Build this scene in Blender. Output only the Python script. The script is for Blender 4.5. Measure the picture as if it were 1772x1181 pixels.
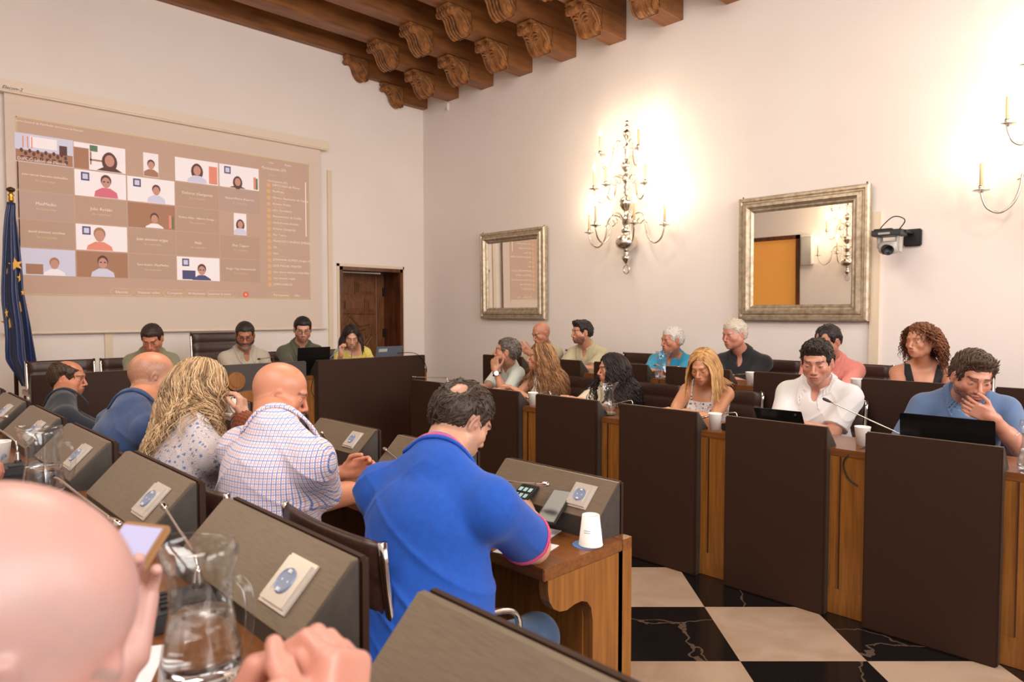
import bpy, bmesh, math, random
import numpy as np
from mathutils import Vector, Matrix
random.seed(7)
rng = np.random.default_rng(11)
PI = math.pi
for o in list(bpy.data.objects): bpy.data.objects.remove(o)
SC = bpy.context.scene
COL = SC.collection

# ---------------------------------------------------------------- camera
CAM_F = 1188.0; CAM_H = 1.42
YAW = math.radians(45.6); PITCH = math.atan(47.5/1188)
cF = np.array([math.cos(YAW)*math.cos(PITCH), math.sin(YAW)*math.cos(PITCH), -math.sin(PITCH)])
cR = np.array([math.sin(YAW), -math.cos(YAW), 0.0]); cU = np.cross(cR, cF)
cC = np.array([0.0, 0.0, CAM_H])
cam = bpy.data.cameras.new('camera'); camo = bpy.data.objects.new('camera', cam); COL.objects.link(camo)
cam.sensor_width = 36; cam.lens = CAM_F/1772*36; cam.clip_start = .02
camo.matrix_world = Matrix(((cR[0], cU[0], -cF[0], 0), (cR[1], cU[1], -cF[1], 0), (cR[2], cU[2], -cF[2], CAM_H), (0, 0, 0, 1)))
cam.dof.use_dof = True; cam.dof.focus_distance = 3.2; cam.dof.aperture_fstop = 5.0
SC.camera = camo
SC.view_settings.view_transform = 'Standard'; SC.view_settings.look = 'None'
SC.view_settings.gamma = 1; SC.view_settings.exposure = .28

def at(x, y, ax, v):
    """world point where the sight line of pixel (x, y) meets the plane ax = v"""
    r = cF+cR*(x-886)/CAM_F-cU*(y-590.5)/CAM_F
    s = (v-cC[ax])/r[ax]
    return cC+s*r
# ---------------------------------------------------------------- room dims
XR, XL, YB, YF, ZC = 5.862, -0.90, 7.75, -3.2, 5.05

# world + lights
W = bpy.data.worlds.new('world'); SC.world = W; W.use_nodes = True
W.node_tree.nodes['Background'].inputs[0].default_value = (1, .93, .85, 1)
W.node_tree.nodes['Background'].inputs[1].default_value = .6
def area(name, loc, target, sx, sy, power, color=(1, .95, .88), spread=180):
    l = bpy.data.lights.new(name, 'AREA'); l.shape = 'RECTANGLE'; l.size = sx; l.size_y = sy
    l.energy = power; l.color = color; l.spread = math.radians(spread)
    o = bpy.data.objects.new(name, l); COL.objects.link(o); o.location = loc
    d = Vector(target)-Vector(loc); o.rotation_euler = d.to_track_quat('-Z', 'Y').to_euler()
    return o
area('window_light_front', (1.0, YF+.12, 2.7), (1.6, 4, 1.2), 2.2, 2.6, 125, (1, .95, .89))
area('window_light_front', (4.0, YF+.12, 2.7), (3.4, 4, 1.2), 2.2, 2.6, 125, (1, .95, .89))
area('window_light_left', (XL+.1, 1.2, 3.95), (3.6, 2.6, .6), 3.6, 1.1, 105, (1, .94, .86))
area('overhead_fill_light', (2.2, 3.1, 4.45), (2.2, 3.1, 0), 1.8, 1.8, 70, (1, .86, .70))  # added fill from above, no ceiling lamp is built here

# ---------------------------------------------------------------- materials
def s2l(c): return tuple(((v/255)/12.92 if v/255 <= .04045 else ((v/255+.055)/1.055)**2.4) for v in c)
MATS = {}
def mat(name, col=(200, 200, 200), rough=.5, metal=0, **k):
    m = bpy.data.materials.new(name); m.use_nodes = True; MATS[name] = m
    nt = m.node_tree; b = nt.nodes['Principled BSDF']
    b.inputs['Base Color'].default_value = (*s2l(col), 1); b.inputs['Roughness'].default_value = rough
    b.inputs['Metallic'].default_value = metal
    if 'spec' in k: b.inputs['Specular IOR Level'].default_value = k['spec']
    if 'emit' in k:
        b.inputs['Emission Color'].default_value = (*s2l(k.get('ecol', col)), 1); b.inputs['Emission Strength'].default_value = k['emit']
    if 'trans' in k:
        b.inputs['Transmission Weight'].default_value = k['trans']; b.inputs['IOR'].default_value = k.get('ior', 1.45)
    if 'coat' in k: b.inputs['Coat Weight'].default_value = k['coat']; b.inputs['Coat Roughness'].default_value = .15
    if 'sheen' in k: b.inputs['Sheen Weight'].default_value = k['sheen']
    if 'sss' in k:
        b.inputs['Subsurface Weight'].default_value = k['sss']; b.inputs['Subsurface Scale'].default_value = .01
        b.inputs['Subsurface Radius'].default_value = (1, .35, .2)
    if 'var' in k or 'bump' in k:
        tc = nt.nodes.new('ShaderNodeTexCoord'); mp = nt.nodes.new('ShaderNodeMapping')
        mp.inputs['Scale'].default_value = k.get('scale', (1, 1, 1)); nt.links.new(tc.outputs['Object'], mp.inputs[0])
        n = nt.nodes.new('ShaderNodeTexNoise'); n.inputs['Scale'].default_value = k.get('ns', 30); n.inputs['Detail'].default_value = k.get('det', 4)
        nt.links.new(mp.outputs[0], n.inputs['Vector'])
        if 'var' in k:
            r = nt.nodes.new('ShaderNodeMix'); r.data_type = 'RGBA'
            r.inputs[6].default_value = (*s2l(col), 1); r.inputs[7].default_value = (*s2l(k['var']), 1)
            cr = nt.nodes.new('ShaderNodeMapRange'); cr.inputs[1].default_value = k.get('lo', .35); cr.inputs[2].default_value = k.get('hi', .65)
            nt.links.new(n.outputs[0], cr.inputs[0]); nt.links.new(cr.outputs[0], r.inputs[0]); nt.links.new(r.outputs[2], b.inputs['Base Color'])
        if 'bump' in k:
            bp = nt.nodes.new('ShaderNodeBump'); bp.inputs['Strength'].default_value = k['bump']; bp.inputs['Distance'].default_value = k.get('bd', .002)
            nt.links.new(n.outputs[0], bp.inputs['Height']); nt.links.new(bp.outputs[0], b.inputs['Normal'])
    return m
M_wall = mat('plaster', (238, 229, 224), .85, var=(235, 225, 219), ns=1.3, bump=.12, bd=.004)
M_leather = mat('brown_leather', (55, 33, 22), .55, var=(45, 27, 18), ns=400, bump=.25, bd=.0006, spec=.22)
M_chairl = mat('chair_leather', (62, 38, 30), .38, var=(52, 30, 24), ns=60, bump=.2, bd=.002)
M_lam = mat('grey_laminate', (110, 94, 76), .40, var=(97, 82, 65), scale=(60, 3, 60), ns=8, bump=.15, bd=.0006)
M_lamd = mat('grey_side_laminate', (62, 56, 50), .5, var=(54, 48, 43), scale=(6, 60, 6), ns=8)
M_desk = mat('oak_desk', (148, 94, 38), .34, var=(122, 74, 28), scale=(26, 26, 1.6), ns=3, bump=.05, bd=.001)
M_deskt = mat('oak_desktop', (128, 78, 38), .28, var=(106, 62, 30), scale=(30, 1.5, 30), ns=3)
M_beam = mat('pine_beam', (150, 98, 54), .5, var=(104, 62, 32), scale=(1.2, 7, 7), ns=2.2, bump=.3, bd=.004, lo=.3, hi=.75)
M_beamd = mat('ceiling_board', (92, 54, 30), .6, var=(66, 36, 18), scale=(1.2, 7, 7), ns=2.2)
M_carve = mat('carved_pine', (166, 112, 64), .45, var=(116, 72, 38), ns=14, bump=.5, bd=.004)
M_door = mat('walnut_door', (128, 80, 42), .45, var=(96, 56, 28), scale=(12, 12, 1.5), ns=3, bump=.2, bd=.002)
M_doord = mat('dark_jamb', (112, 60, 28), .4, var=(66, 32, 14), scale=(9, 9, 1.3), ns=2)
M_silver = mat('silver_leaf', (200, 186, 164), .42, .6, var=(168, 150, 126), ns=25, bump=.35, bd=.003)
M_mirror = mat('mirror_glass', (250, 247, 240), .01, 1)
M_chrome = mat('chrome', (205, 200, 195), .12, 1)
M_pewter = mat('pewter', (212, 206, 194), .26, 1)
M_black = mat('black_plastic', (18, 18, 19), .45)
M_dgrey = mat('dark_grey_plastic', (44, 44, 46), .45)
M_lgrey = mat('light_grey_plastic', (176, 172, 168), .4)
M_white = mat('white_plastic', (232, 226, 216), .4)
M_cream = mat('cream_paint', (226, 208, 184), .5)
M_candle = mat('candle_tube', (236, 214, 168), .5)
M_bulb = mat('lit_bulb', (255, 240, 214), .4, emit=14, ecol=(255, 226, 180))
M_paper = mat('paper', (232, 228, 224), .7)
M_cup = mat('paper_cup', (238, 232, 226), .5)
M_blue = mat('blue_print', (88, 120, 170), .5)
M_screen = mat('screen_fabric', (224, 206, 194), .8)
M_scrcase = mat('screen_case', (232, 216, 198), .45)
M_glass = bpy.data.materials.new('clear_glass'); M_glass.use_nodes = True; _n = M_glass.node_tree; _n.nodes.remove(_n.nodes['Principled BSDF'])
_t = _n.nodes.new('ShaderNodeBsdfTransparent'); _t.inputs[0].default_value = (.965, .975, .98, 1); _g = _n.nodes.new('ShaderNodeBsdfGlossy'); _g.inputs['Roughness'].default_value = .03; _l = _n.nodes.new('ShaderNodeLayerWeight'); _l.inputs[0].default_value = .5; _p = _n.nodes.new('ShaderNodeMath'); _p.operation = 'POWER'; _p.inputs[1].default_value = 2.6; _n.links.new(_l.outputs['Facing'], _p.inputs[0]); _f = _n.nodes.new('ShaderNodeMath'); _f.operation = 'MULTIPLY_ADD'; _f.inputs[1].default_value = .55; _f.inputs[2].default_value = .05; _n.links.new(_p.outputs[0], _f.inputs[0]); _m = _n.nodes.new('ShaderNodeMixShader')
_n.links.new(_f.outputs[0], _m.inputs[0]); _n.links.new(_t.outputs[0], _m.inputs[1]); _n.links.new(_g.outputs[0], _m.inputs[2]); _n.links.new(_m.outputs[0], _n.nodes['Material Output'].inputs[0])
M_water = mat('water', (252, 254, 255), .0, trans=1.0, ior=1.33)
M_bezel = mat('socket_frame', (198, 188, 178), .28, .3)
M_sock = mat('socket_face', (206, 208, 214), .3)
M_sockd = mat('socket_well', (122, 134, 160), .35)
M_flag = mat('blue_satin', (12, 36, 88), .36, sheen=.25, spec=.6)
M_gold = mat('gold_star', (222, 165, 48), .5)
M_goldm = mat('gold_metal', (196, 150, 60), .3, .9)
M_dwood = mat('dark_turned_wood', (60, 32, 20), .4)
M_device = mat('device_black', (9, 9, 11), .2)
M_lit = mat('lit_phone_screen', (170, 170, 205), .3, emit=.12)
M_glassd = mat('window_pane', (226, 232, 240), .1, emit=1.6, ecol=(238, 242, 255))
# marble
def tile_mat():
    m = bpy.data.materials.new('marble_checker'); m.use_nodes = True; nt = m.node_tree; b = nt.nodes['Principled BSDF']
    N = nt.nodes.new; L = nt.links.new
    tc = N('ShaderNodeTexCoord'); mp = N('ShaderNodeMapping'); mp.inputs['Rotation'].default_value = (0, 0, -YAW)
    L(tc.outputs['Object'], mp.inputs[0])
    ch = N('ShaderNodeTexChecker'); ch.inputs['Scale'].default_value = 1/TS
    off = N('ShaderNodeVectorMath'); off.operation = 'ADD'; off.inputs[1].default_value = (TO[0], TO[1], .1)
    L(mp.outputs[0], off.inputs[0]); L(off.outputs[0], ch.inputs['Vector'])
    n = N('ShaderNodeTexNoise'); n.inputs['Scale'].default_value = 3.5; n.inputs['Detail'].default_value = 8; n.inputs['Distortion'].default_value = 1.2
    L(tc.outputs['Object'], n.inputs['Vector'])
    ma = N('ShaderNodeMix'); ma.data_type = 'RGBA'; ma.inputs[6].default_value = (*s2l((178, 152, 130)), 1); ma.inputs[7].default_value = (*s2l((160, 130, 106)), 1)
    mr = N('ShaderNodeMapRange'); mr.inputs[1].default_value = .4; mr.inputs[2].default_value = .75; L(n.outputs[0], mr.inputs[0]); L(mr.outputs[0], ma.inputs[0])
    v = N('ShaderNodeTexVoronoi'); v.feature = 'DISTANCE_TO_EDGE'; v.inputs['Scale'].default_value = 1.7
    n2 = N('ShaderNodeTexNoise'); n2.inputs['Scale'].default_value = 2.5; n2.inputs['Detail'].default_value = 6
    L(tc.outputs['Object'], n2.inputs['Vector']); am = N('ShaderNodeMix'); am.data_type = 'RGBA'; am.inputs[0].default_value = .35
    L(tc.outputs['Object'], am.inputs[6]); L(n2.outputs['Color'], am.inputs[7]); L(am.outputs[2], v.inputs['Vector'])
    lt = N('ShaderNodeMath'); lt.operation = 'LESS_THAN'; lt.inputs[1].default_value = .006; L(v.outputs['Distance'], lt.inputs[0])
    mb = N('ShaderNodeMix'); mb.data_type = 'RGBA'; mb.inputs[6].default_value = (*s2l((20, 17, 16)), 1); mb.inputs[7].default_value = (*s2l((86, 70, 58)), 1)
    L(lt.outputs[0], mb.inputs[0])
    mx = N('ShaderNodeMix'); mx.data_type = 'RGBA'; L(ch.outputs['Fac'], mx.inputs[0]); L(ma.outputs[2], mx.inputs[6]); L(mb.outputs[2], mx.inputs[7])
    L(mx.outputs[2], b.inputs['Base Color']); b.inputs['Roughness'].default_value = .16
    return m
# ---------------------------------------------------------------- helpers
def meshobj(name, bm, m, parent=None, smooth=False, loc=None):
    me = bpy.data.meshes.new(name); bmesh.ops.recalc_face_normals(bm, faces=bm.faces[:]); bm.to_mesh(me); bm.free()
    for mm in (m if isinstance(m, (list, tuple)) else [m]): me.materials.append(mm)
    if smooth: me.shade_smooth()
    o = bpy.data.objects.new(name, me); COL.objects.link(o)
    if parent is not None: o.parent = parent
    if loc is not None: o.location = loc
    return o
def thing(name, label, cat, loc=(0, 0, 0), rz=0, group=None):
    o = bpy.data.objects.new(name, None); COL.objects.link(o); o.location = loc; o.rotation_euler = (0, 0, rz)
    o.empty_display_size = .05
    o['label'] = label; o['category'] = cat
    if group: o['group'] = group
    return o
def tag(o, label=None, cat=None, group=None, kind=None):
    if label: o['label'] = label
    if cat: o['category'] = cat
    if group: o['group'] = group
    if kind: o['kind'] = kind
    return o
def struct(name, bm, m): o = meshobj(name, bm, m); o['kind'] = 'structure'; return o
def dup(root, loc, rz=None, label=None, group=None):
    r = root.copy(); COL.objects.link(r); r.location = loc
    if rz is not None: r.rotation_euler = (0, 0, rz)
    if label: r['label'] = label
    if group: r['group'] = group
    for ch in list(root.children):
        c = ch.copy(); COL.objects.link(c); c.parent = r
        for g in list(ch.children):
            d = g.copy(); COL.objects.link(d); d.parent = c
    return r
def B(): return bmesh.new()
def box(bm, x0, x1, y0, y1, z0, z1, bev=0, mi=0):
    r = bmesh.ops.create_cube(bm, size=1); vs = r['verts']
    for v in vs: v.co = Vector(((x0+x1)/2+v.co.x*(x1-x0), (y0+y1)/2+v.co.y*(y1-y0), (z0+z1)/2+v.co.z*(z1-z0)))
    fs = list({f for v in vs for f in v.link_faces})
    if bev:
        es = list({e for v in vs for e in v.link_edges})
        rr = bmesh.ops.bevel(bm, geom=es, offset=bev, segments=2, affect='EDGES'); fs = [f for f in rr['faces']]+[f for f in fs if f.is_valid]
    for f in fs: f.material_index = mi
    return vs
def xf(bm, vs, M):
    for v in vs: v.co = M @ v.co
def prism(bm, prof, a0, a1, axis='y', mi=0, bev=0):
    """extrude a closed 2-D profile along an axis; profile is (x,z) for y, (y,z) for x, (x,y) for z"""
    def P(u, v, a): return {'y': (u, a, v), 'x': (a, u, v), 'z': (u, v, a)}[axis]
    A = [bm.verts.new(P(u, v, a0)) for u, v in prof]; Bv = [bm.verts.new(P(u, v, a1)) for u, v in prof]
    fs = [bm.faces.new(A), bm.faces.new(Bv[::-1])]
    n = len(prof)
    for i in range(n): fs.append(bm.faces.new((A[i], Bv[i], Bv[(i+1) % n], A[(i+1) % n])))
    for f in fs: f.material_index = mi
    return A+Bv
def tube(bm, pts, r, n=8, mi=0, caps=True):
    pts = [Vector(p) for p in pts]; rs = r if isinstance(r, (list, tuple, np.ndarray)) else [r]*len(pts)
    rings = []; up = Vector((0, 0, 1)); prev = None
    for i, p in enumerate(pts):
        d = (pts[min(i+1, len(pts)-1)]-pts[max(i-1, 0)])
        if d.length < 1e-9: d = Vector((0, 0, 1))
        d.normalize()
        if prev is None: s = d.cross(up if abs(d.z) < .95 else Vector((1, 0, 0))).normalized()
        else: s = (prev-d*prev.dot(d)); s = s.normalized() if s.length > 1e-6 else d.orthogonal().normalized()
        prev = s; t = d.cross(s)
        rings.append([bm.verts.new(p+(s*math.cos(2*PI*k/n)+t*math.sin(2*PI*k/n))*rs[i]) for k in range(n)])
    for a, b in zip(rings, rings[1:]):
        for k in range(n): bm.faces.new((a[k], a[(k+1) % n], b[(k+1) % n], b[k])).material_index = mi
    if caps:
        bm.faces.new(rings[0][::-1]).material_index = mi; bm.faces.new(rings[-1]).material_index = mi
    return [v for ring in rings for v in ring]
def lathe(bm, prof, n=24, c=(0, 0, 0), mi=0):
    rings = []
    for r, z in prof:
        if r < 1e-5: rings.append([bm.verts.new((c[0], c[1], c[2]+z))])
        else: rings.append([bm.verts.new((c[0]+r*math.cos(2*PI*k/n), c[1]+r*math.sin(2*PI*k/n), c[2]+z)) for k in range(n)])
    for a, b in zip(rings, rings[1:]):
        for k in range(n):
            q = [a[k % len(a)], a[(k+1) % len(a)], b[(k+1) % len(b)], b[k % len(b)]]
            q = list(dict.fromkeys(q))
            if len(q) > 2: bm.faces.new(q).material_index = mi
    return [v for ring in rings for v in ring]
def spline(P, n=8):
    """Catmull-Rom through points"""
    P = [Vector(p) for p in P]; Q = [P[0]*2-P[1]]+P+[P[-1]*2-P[-2]]; out = []
    for i in range(1, len(Q)-2):
        for k in range(n):
            t = k/n; a, b, c, d = Q[i-1], Q[i], Q[i+1], Q[i+2]
            out.append(.5*((2*b)+(c-a)*t+(2*a-5*b+4*c-d)*t*t+(3*b-a-3*c+d)*t**3))
    out.append(P[-1]); return out
def text(name, s, size, m, loc, right, up, parent=None, align='CENTER', thick=.0015, slant=0):
    cu = bpy.data.curves.new(name, 'FONT'); cu.body = s; cu.size = size; cu.align_x = align; cu.align_y = 'CENTER'; cu.shear = slant
    cu.extrude = thick; cu.resolution_u = 2
    t = bpy.data.objects.new('tmp', cu); COL.objects.link(t)
    dg = bpy.context.evaluated_depsgraph_get(); me = bpy.data.meshes.new_from_object(t.evaluated_get(dg)); me.name = name
    bpy.data.objects.remove(t)
    r = Vector(right).normalized(); u = Vector(up).normalized(); n = r.cross(u)
    me.transform(Matrix(((r.x, u.x, n.x, loc[0]), (r.y, u.y, n.y, loc[1]), (r.z, u.z, n.z, loc[2]), (0, 0, 0, 1))))
    me.materials.clear(); me.materials.append(m)
    o = bpy.data.objects.new(name, me); COL.objects.link(o)
    if parent is not None:
        o.parent = parent; o.matrix_parent_inverse = Matrix.Translation(parent.location).inverted() if parent.type == 'EMPTY' else Matrix.Identity(4)
    return o
TS = .5195; TO = (-2.75+.5195, .932)
M_floor = tile_mat()
# ---------------------------------------------------------------- shell
bm = B(); box(bm, XL-.2, XR+.2, YF-.2, YB+.9, -.1, 0); struct('floor', bm, M_floor)
bm = B(); box(bm, XR, XR+.2, YF-.2, YB+.2, 0, ZC+.3); struct('wall_right', bm, M_wall)
# back wall with the door opening
DX0, DX1, DZ = 4.53, 5.50, 2.02
bm = B(); box(bm, XL-.2, DX0, YB, YB+.2, 0, ZC+.3); box(bm, DX1, XR, YB, YB+.2, 0, ZC+.3); box(bm, DX0, DX1, YB, YB+.2, DZ, ZC+.3)
box(bm, DX0-.2, DX1+.2, YB+.62, YB+.7, 0, DZ+.2)
struct('wall_back', bm, M_wall)
# left wall with clerestory window and a doorway
WY0, WY1, WZ0, WZ1 = -.8, 3.2, 3.35, 4.6
LD0, LD1, LDZ = 5.35, 6.35, 2.62
bm = B(); box(bm, XL-.2, XL, YF-.2, YB, 0, WZ0) if False else None
box(bm, XL-.2, XL, YF-.2, LD0, 0, WZ0); box(bm, XL-.2, XL, LD0, LD1, LDZ, WZ0); box(bm, XL-.2, XL, LD1, YB, 0, WZ0)
box(bm, XL-.2, XL, YF-.2, WY0, WZ0, WZ1); box(bm, XL-.2, XL, WY1, YB, WZ0, WZ1); box(bm, XL-.2, XL, YF-.2, YB, WZ1, ZC+.3)
struct('wall_left', bm, M_wall)
bm = B(); FW = [(.1, 2.3), (2.9, 5.1)]
box(bm, XL, XR, YF-.2, YF, 0, 1.3); box(bm, XL, XR, YF-.2, YF, 4.1, ZC+.3)
for a, b in [(XL, .1), (2.3, 2.9), (5.1, XR)]: box(bm, a, b, YF-.2, YF, 1.3, 4.1)
struct('wall_front', bm, M_wall)
def window(n, ax, a0, a1, z0, z1, w, nd=3):
    bm = B()
    def bx(u0, u1, v0, v1, d0, d1):
        box(bm, u0, u1, w+d0, w+d1, v0, v1) if ax == 'x' else box(bm, w+d0, w+d1, u0, u1, v0, v1)
    t = .06; s = -1
    bx(a0, a1, z0, z0+t, -.14, -.02); bx(a0, a1, z1-t, z1, -.14, -.02); bx(a0, a0+t, z0, z1, -.14, -.02); bx(a1-t, a1, z0, z1, -.14, -.02)
    for i in range(1, nd):
        u = a0+(a1-a0)*i/nd; bx(u-.025, u+.025, z0, z1, -.12, -.04)
    o = struct('window_%d' % n, bm, M_beam)
    bm = B()
    if ax == 'x': box(bm, a0+t, a1-t, w-.1, w-.09, z0+t, z1-t)
    else: box(bm, w-.1, w-.09, a0+t, a1-t, z0+t, z1-t)
    meshobj('window_glass', bm, M_glassd, o)
window(1, 'x', .1, 2.3, 1.3, 4.1, YF); window(2, 'x', 2.9, 5.1, 1.3, 4.1, YF); window(3, 'y', WY0, WY1, WZ0, WZ1, XL, 5)
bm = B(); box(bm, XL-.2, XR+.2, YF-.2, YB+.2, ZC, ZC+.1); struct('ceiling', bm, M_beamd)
# raised tiers behind the outer rows and under the head table
STEP = .14
bm = B(); box(bm, XL, .545, YF, 4.95, 0, STEP); struct('floor_tier_left', bm, M_deskt)
bm = B(); box(bm, 4.43, XR, -1.5, 5.05, 0, STEP); struct('floor_tier_right', bm, M_deskt)
bm = B(); box(bm, .5, 4.05, 5.28, YB, 0, STEP); struct('floor_tier_back', bm, M_deskt)

# ---------------------------------------------------------------- ceiling beams with carved double corbels
def scroll_profile(L, Hh):
    """side profile of a corbel: x from 0 (free end) to L (wall side), z from 0 (top) down to -Hh"""
    pts = [(0, 0), (0, -.045), (.012, -.06)]
    for k in range(9):   # upper volute
        a = math.radians(100-k*36*.85); pts.append((.045-.045*math.cos(a-PI/2+.3)*1.0, -.09-.034*math.sin(a-.2)*-1 if False else -.09-.034*math.sin(k/8*PI)))
    return pts
def corbel_block(bm, x0, x1, zt, zb, y0, y1):
    """rectangular block from x0 (front) to the wall, carved scroll hanging in front of it"""
    box(bm, x0, x1, y0, y1, zb, zt, .004)
def corbel_scroll(bm, x0, x1, zt, zb, y0, y1, acanthus):
    """S-scroll in front of the block: x0 free tip, x1 = block face"""
    L = x1-x0; h = zt-zb
    P = [(1, 0), (0, 0), (0, -.10), (.07, -.13), (.02, -.20), (0, -.27), (.03, -.34), (.10, -.38), (.18, -.36), (.24, -.33), (.30, -.36), (.36, -.45), (.40, -.58),
         (.45, -.72), (.54, -.86), (.66, -.95), (.78, -.98), (.86, -.94), (.90, -.86), (.92, -.80), (.97, -.78), (.97, -.90), (1, -.90)]
    prof = [(x0+u*L, zt+v*h) for u, v in P]
    m = (y0+y1)/2; hw = (y1-y0)/2
    # fluted: several parallel slices of alternating depth
    nsl = 9
    for i in range(nsl):
        a = y0+.008+(y1-y0-.016)*i/nsl; b = y0+.008+(y1-y0-.016)*(i+1)/nsl
        k = .010*math.cos(PI*(i % 2)) if not acanthus else .014*math.cos((i-4)*1.1)
        pr = [(x if j in (0, 1, 2, 20, 21, 22) else x-k*.9*(-1 if j > 18 else 1), z if j in (0, 1, 2, 20, 21, 22) else z-k*.7) for j, (x, z) in enumerate(prof)]
        prism(bm, pr, a, b, 'y')
    # volute bosses on both cheeks
    for (u, v, r) in ((.72, -.72, .15), (.13, -.27, .085)):
        for yy, s in ((y0, -1), (y1, 1)):
            for rr, dd in ((r, .008), (r*.62, .014), (r*.3, .020)):
                c = (x0+u*L, zt+v*h); R_ = rr*h
                prism(bm, [(c[0]+R_*math.cos(2*PI*k/18), c[1]+R_*math.sin(2*PI*k/18)) for k in range(18)], yy, yy+s*dd, 'y')
    # raised arched rib on the cheeks from the upper to the lower volute
    for yy in (y0, y1):
        tube(bm, spline([(x0+.06*L, yy, zt-.17*h), (x0+.40*L, yy, zt-.10*h), (x0+.72*L, yy, zt-.30*h), (x0+.90*L, yy, zt-.62*h)], 5), .010, 6)
        tube(bm, spline([(x0+.16*L, yy, zt-.30*h), (x0+.42*L, yy, zt-.26*h), (x0+.60*L, yy, zt-.42*h), (x0+.80*L, yy, zt-.62*h)], 5), .007, 6)
    if acanthus:   # leaves curling down the front
        for s in (-1, 1):
            for k in range(6):
                t = k/5; u = .32+.40*t; v = -.42-.48*t
                p0 = Vector((x0+u*L-.01, m, zt+v*h)); p1 = Vector((x0+(u-.07)*L, m+s*hw*.78, zt+(v+.10)*h)); p2 = Vector((x0+(u+.02)*L, m+s*hw*.92, zt+(v+.02)*h))
                tube(bm, spline([p0, (p0+p1)/2+Vector((-.016, 0, .01)), p1, p2], 4), [.004+.007*math.sin(PI*min(1, j/12)) for j in range(13)], 6)
BW = .222
words = ['nearest the back wall', 'second from the back wall', 'third from the back wall', 'fourth from the back wall', 'fifth from the back wall', 'sixth from the back wall', 'seventh from the back wall', 'eighth from the back wall']
beam0 = None
for i in range(8):
    y0 = 7.645-i*.668+ (0 if i else 0); y1 = y0+BW if i else YB
    y1 = min(y1, YB)
    lab = 'dark pine ceiling beam on carved scroll corbels, '+words[i]
    if i >= 2:
        dup(beam1, (0, y0-yb1, 0), None, lab, 'ceiling beams with carved corbels'); continue
    t = thing('ceiling_beam', lab, 'beam', (0, 0, 0), group='ceiling beams with carved corbels')
    bm = B(); box(bm, XL, XR, y0, y1, 4.66, ZC, .006); meshobj('beam', bm, M_beam, t)
    bm = B(); box(bm, 5.47, XR, y0, y1, 4.235, 4.45, .004)
    for zz in (4.28,): box(bm, 5.455, 5.47, y0-.004, y1+.004, zz-.02, zz+.02)
    lc = meshobj('lower_corbel', bm, M_beam, t)
    bm = B(); corbel_scroll(bm, 5.145, 5.468, 4.44, 4.15, y0+.004, y1-.004, True); meshobj('leaf_scroll', bm, M_carve, lc)
    bm = B(); box(bm, 4.93, XR, y0, y1, 4.45, 4.66, .004); uc = meshobj('upper_corbel', bm, M_beam, t)
    bm = B(); corbel_scroll(bm, 4.605, 4.928, 4.655, 4.37, y0+.004, y1-.004, False); meshobj('fluted_scroll', bm, M_carve, uc)
    # same corbels at the far left wall end
    bm = B(); box(bm, XL, XL+.39, y0, y1, 4.235, 4.45, .004); box(bm, XL, XL+.93, y0, y1, 4.45, 4.66, .004); meshobj('corbel', bm, M_beam, t)
    if i == 1: beam1 = t; yb1 = y0
# boards between the beams: part of the ceiling
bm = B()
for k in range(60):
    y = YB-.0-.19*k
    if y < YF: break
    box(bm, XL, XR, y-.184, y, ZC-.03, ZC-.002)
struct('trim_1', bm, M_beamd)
# ---------------------------------------------------------------- door in the back wall
bm = B()
box(bm, DX0-.035, DX0, YB-.012, YB+.01, 0, DZ+.035); box(bm, DX1, DX1+.02, YB-.012, YB+.01, 0, DZ+.035); box(bm, DX0-.035, DX1+.02, YB-.012, YB+.01, DZ, DZ+.035)
struct('trim_2', bm, M_cream)
bm = B(); t = .045
box(bm, DX0, DX0+t, YB-.015, YB+.03, 0, DZ); box(bm, DX1-t, DX1, YB-.015, YB+.03, 0, DZ); box(bm, DX0, DX1, YB-.015, YB+.03, DZ-t, DZ)
box(bm, DX0, DX0+.02, YB+.03, YB+.5, 0, DZ); box(bm, DX1-.02, DX1, YB+.03, YB+.5, 0, DZ); box(bm, DX0, DX1, YB+.03, YB+.5, DZ-.03, DZ)
dj = struct('door_1', bm, M_doord)
bm = B(); yd = YB+.42; d0, d1 = DX0+.02, DX1-.02
box(bm, d0, d1, yd, yd+.05, .14, DZ-.05)
def fld(x0, x1, z0, z1, n=3):
    for k in range(n):
        o = .018*k; box(bm, x0+o, x1-o, yd-.016*(k+1)+0, yd, z0+o, z1-o) if x1-x0 > 2.4*o and z1-z0 > 2.4*o else None
xs = d0+.0; Wd = d1-d0
fld(d0+.05, d0+.40, 1.68, 1.86); fld(d0+.46, d0+.76, 1.68, 1.86)
fld(d0+.03, d0+.20, 1.45, 1.62); fld(d0+.25, d0+.56, 1.45, 1.62); fld(d0+.61, d0+.76, 1.45, 1.62)
def mould(pts, r=.017): tube(bm, [(x, yd-.004, z) for x, z in pts], r, 6)
cx, cz = d0+.38, .98
for s in (1, .78, .56, .34):   # stepped star frame
    P = [(0, .42), (.12, .26), (.26, .30), (.28, .16), (.30, .12), (.22, 0), (.30, -.12), (.28, -.16), (.26, -.30), (.12, -.26), (0, -.42), (-.12, -.26), (-.26, -.30), (-.28, -.16), (-.22, 0), (-.28, .16), (-.26, .30), (-.12, .26), (0, .42)]
    mould([(cx+a*s*1.15, cz+b*s) for a, b in P])
for zz in (1.42, .52): mould([(d0+.01, zz), (d0+.78, zz)], .014)
mould([(d0+.80, .15), (d0+.80, DZ-.08)], .012)
for zz in (.2, .36): fld(d0+.05, d0+.40, zz, zz+.12); fld(d0+.46, d0+.76, zz, zz+.12)
leaf = meshobj('door_leaf', bm, M_door, dj)
bm = B()
for zz in (.5, 1.15, 1.72): box(bm, d1-.03, d1-.005, yd-.02, yd, zz-.06, zz+.06)
meshobj('hinge', bm, M_black, leaf)
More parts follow.
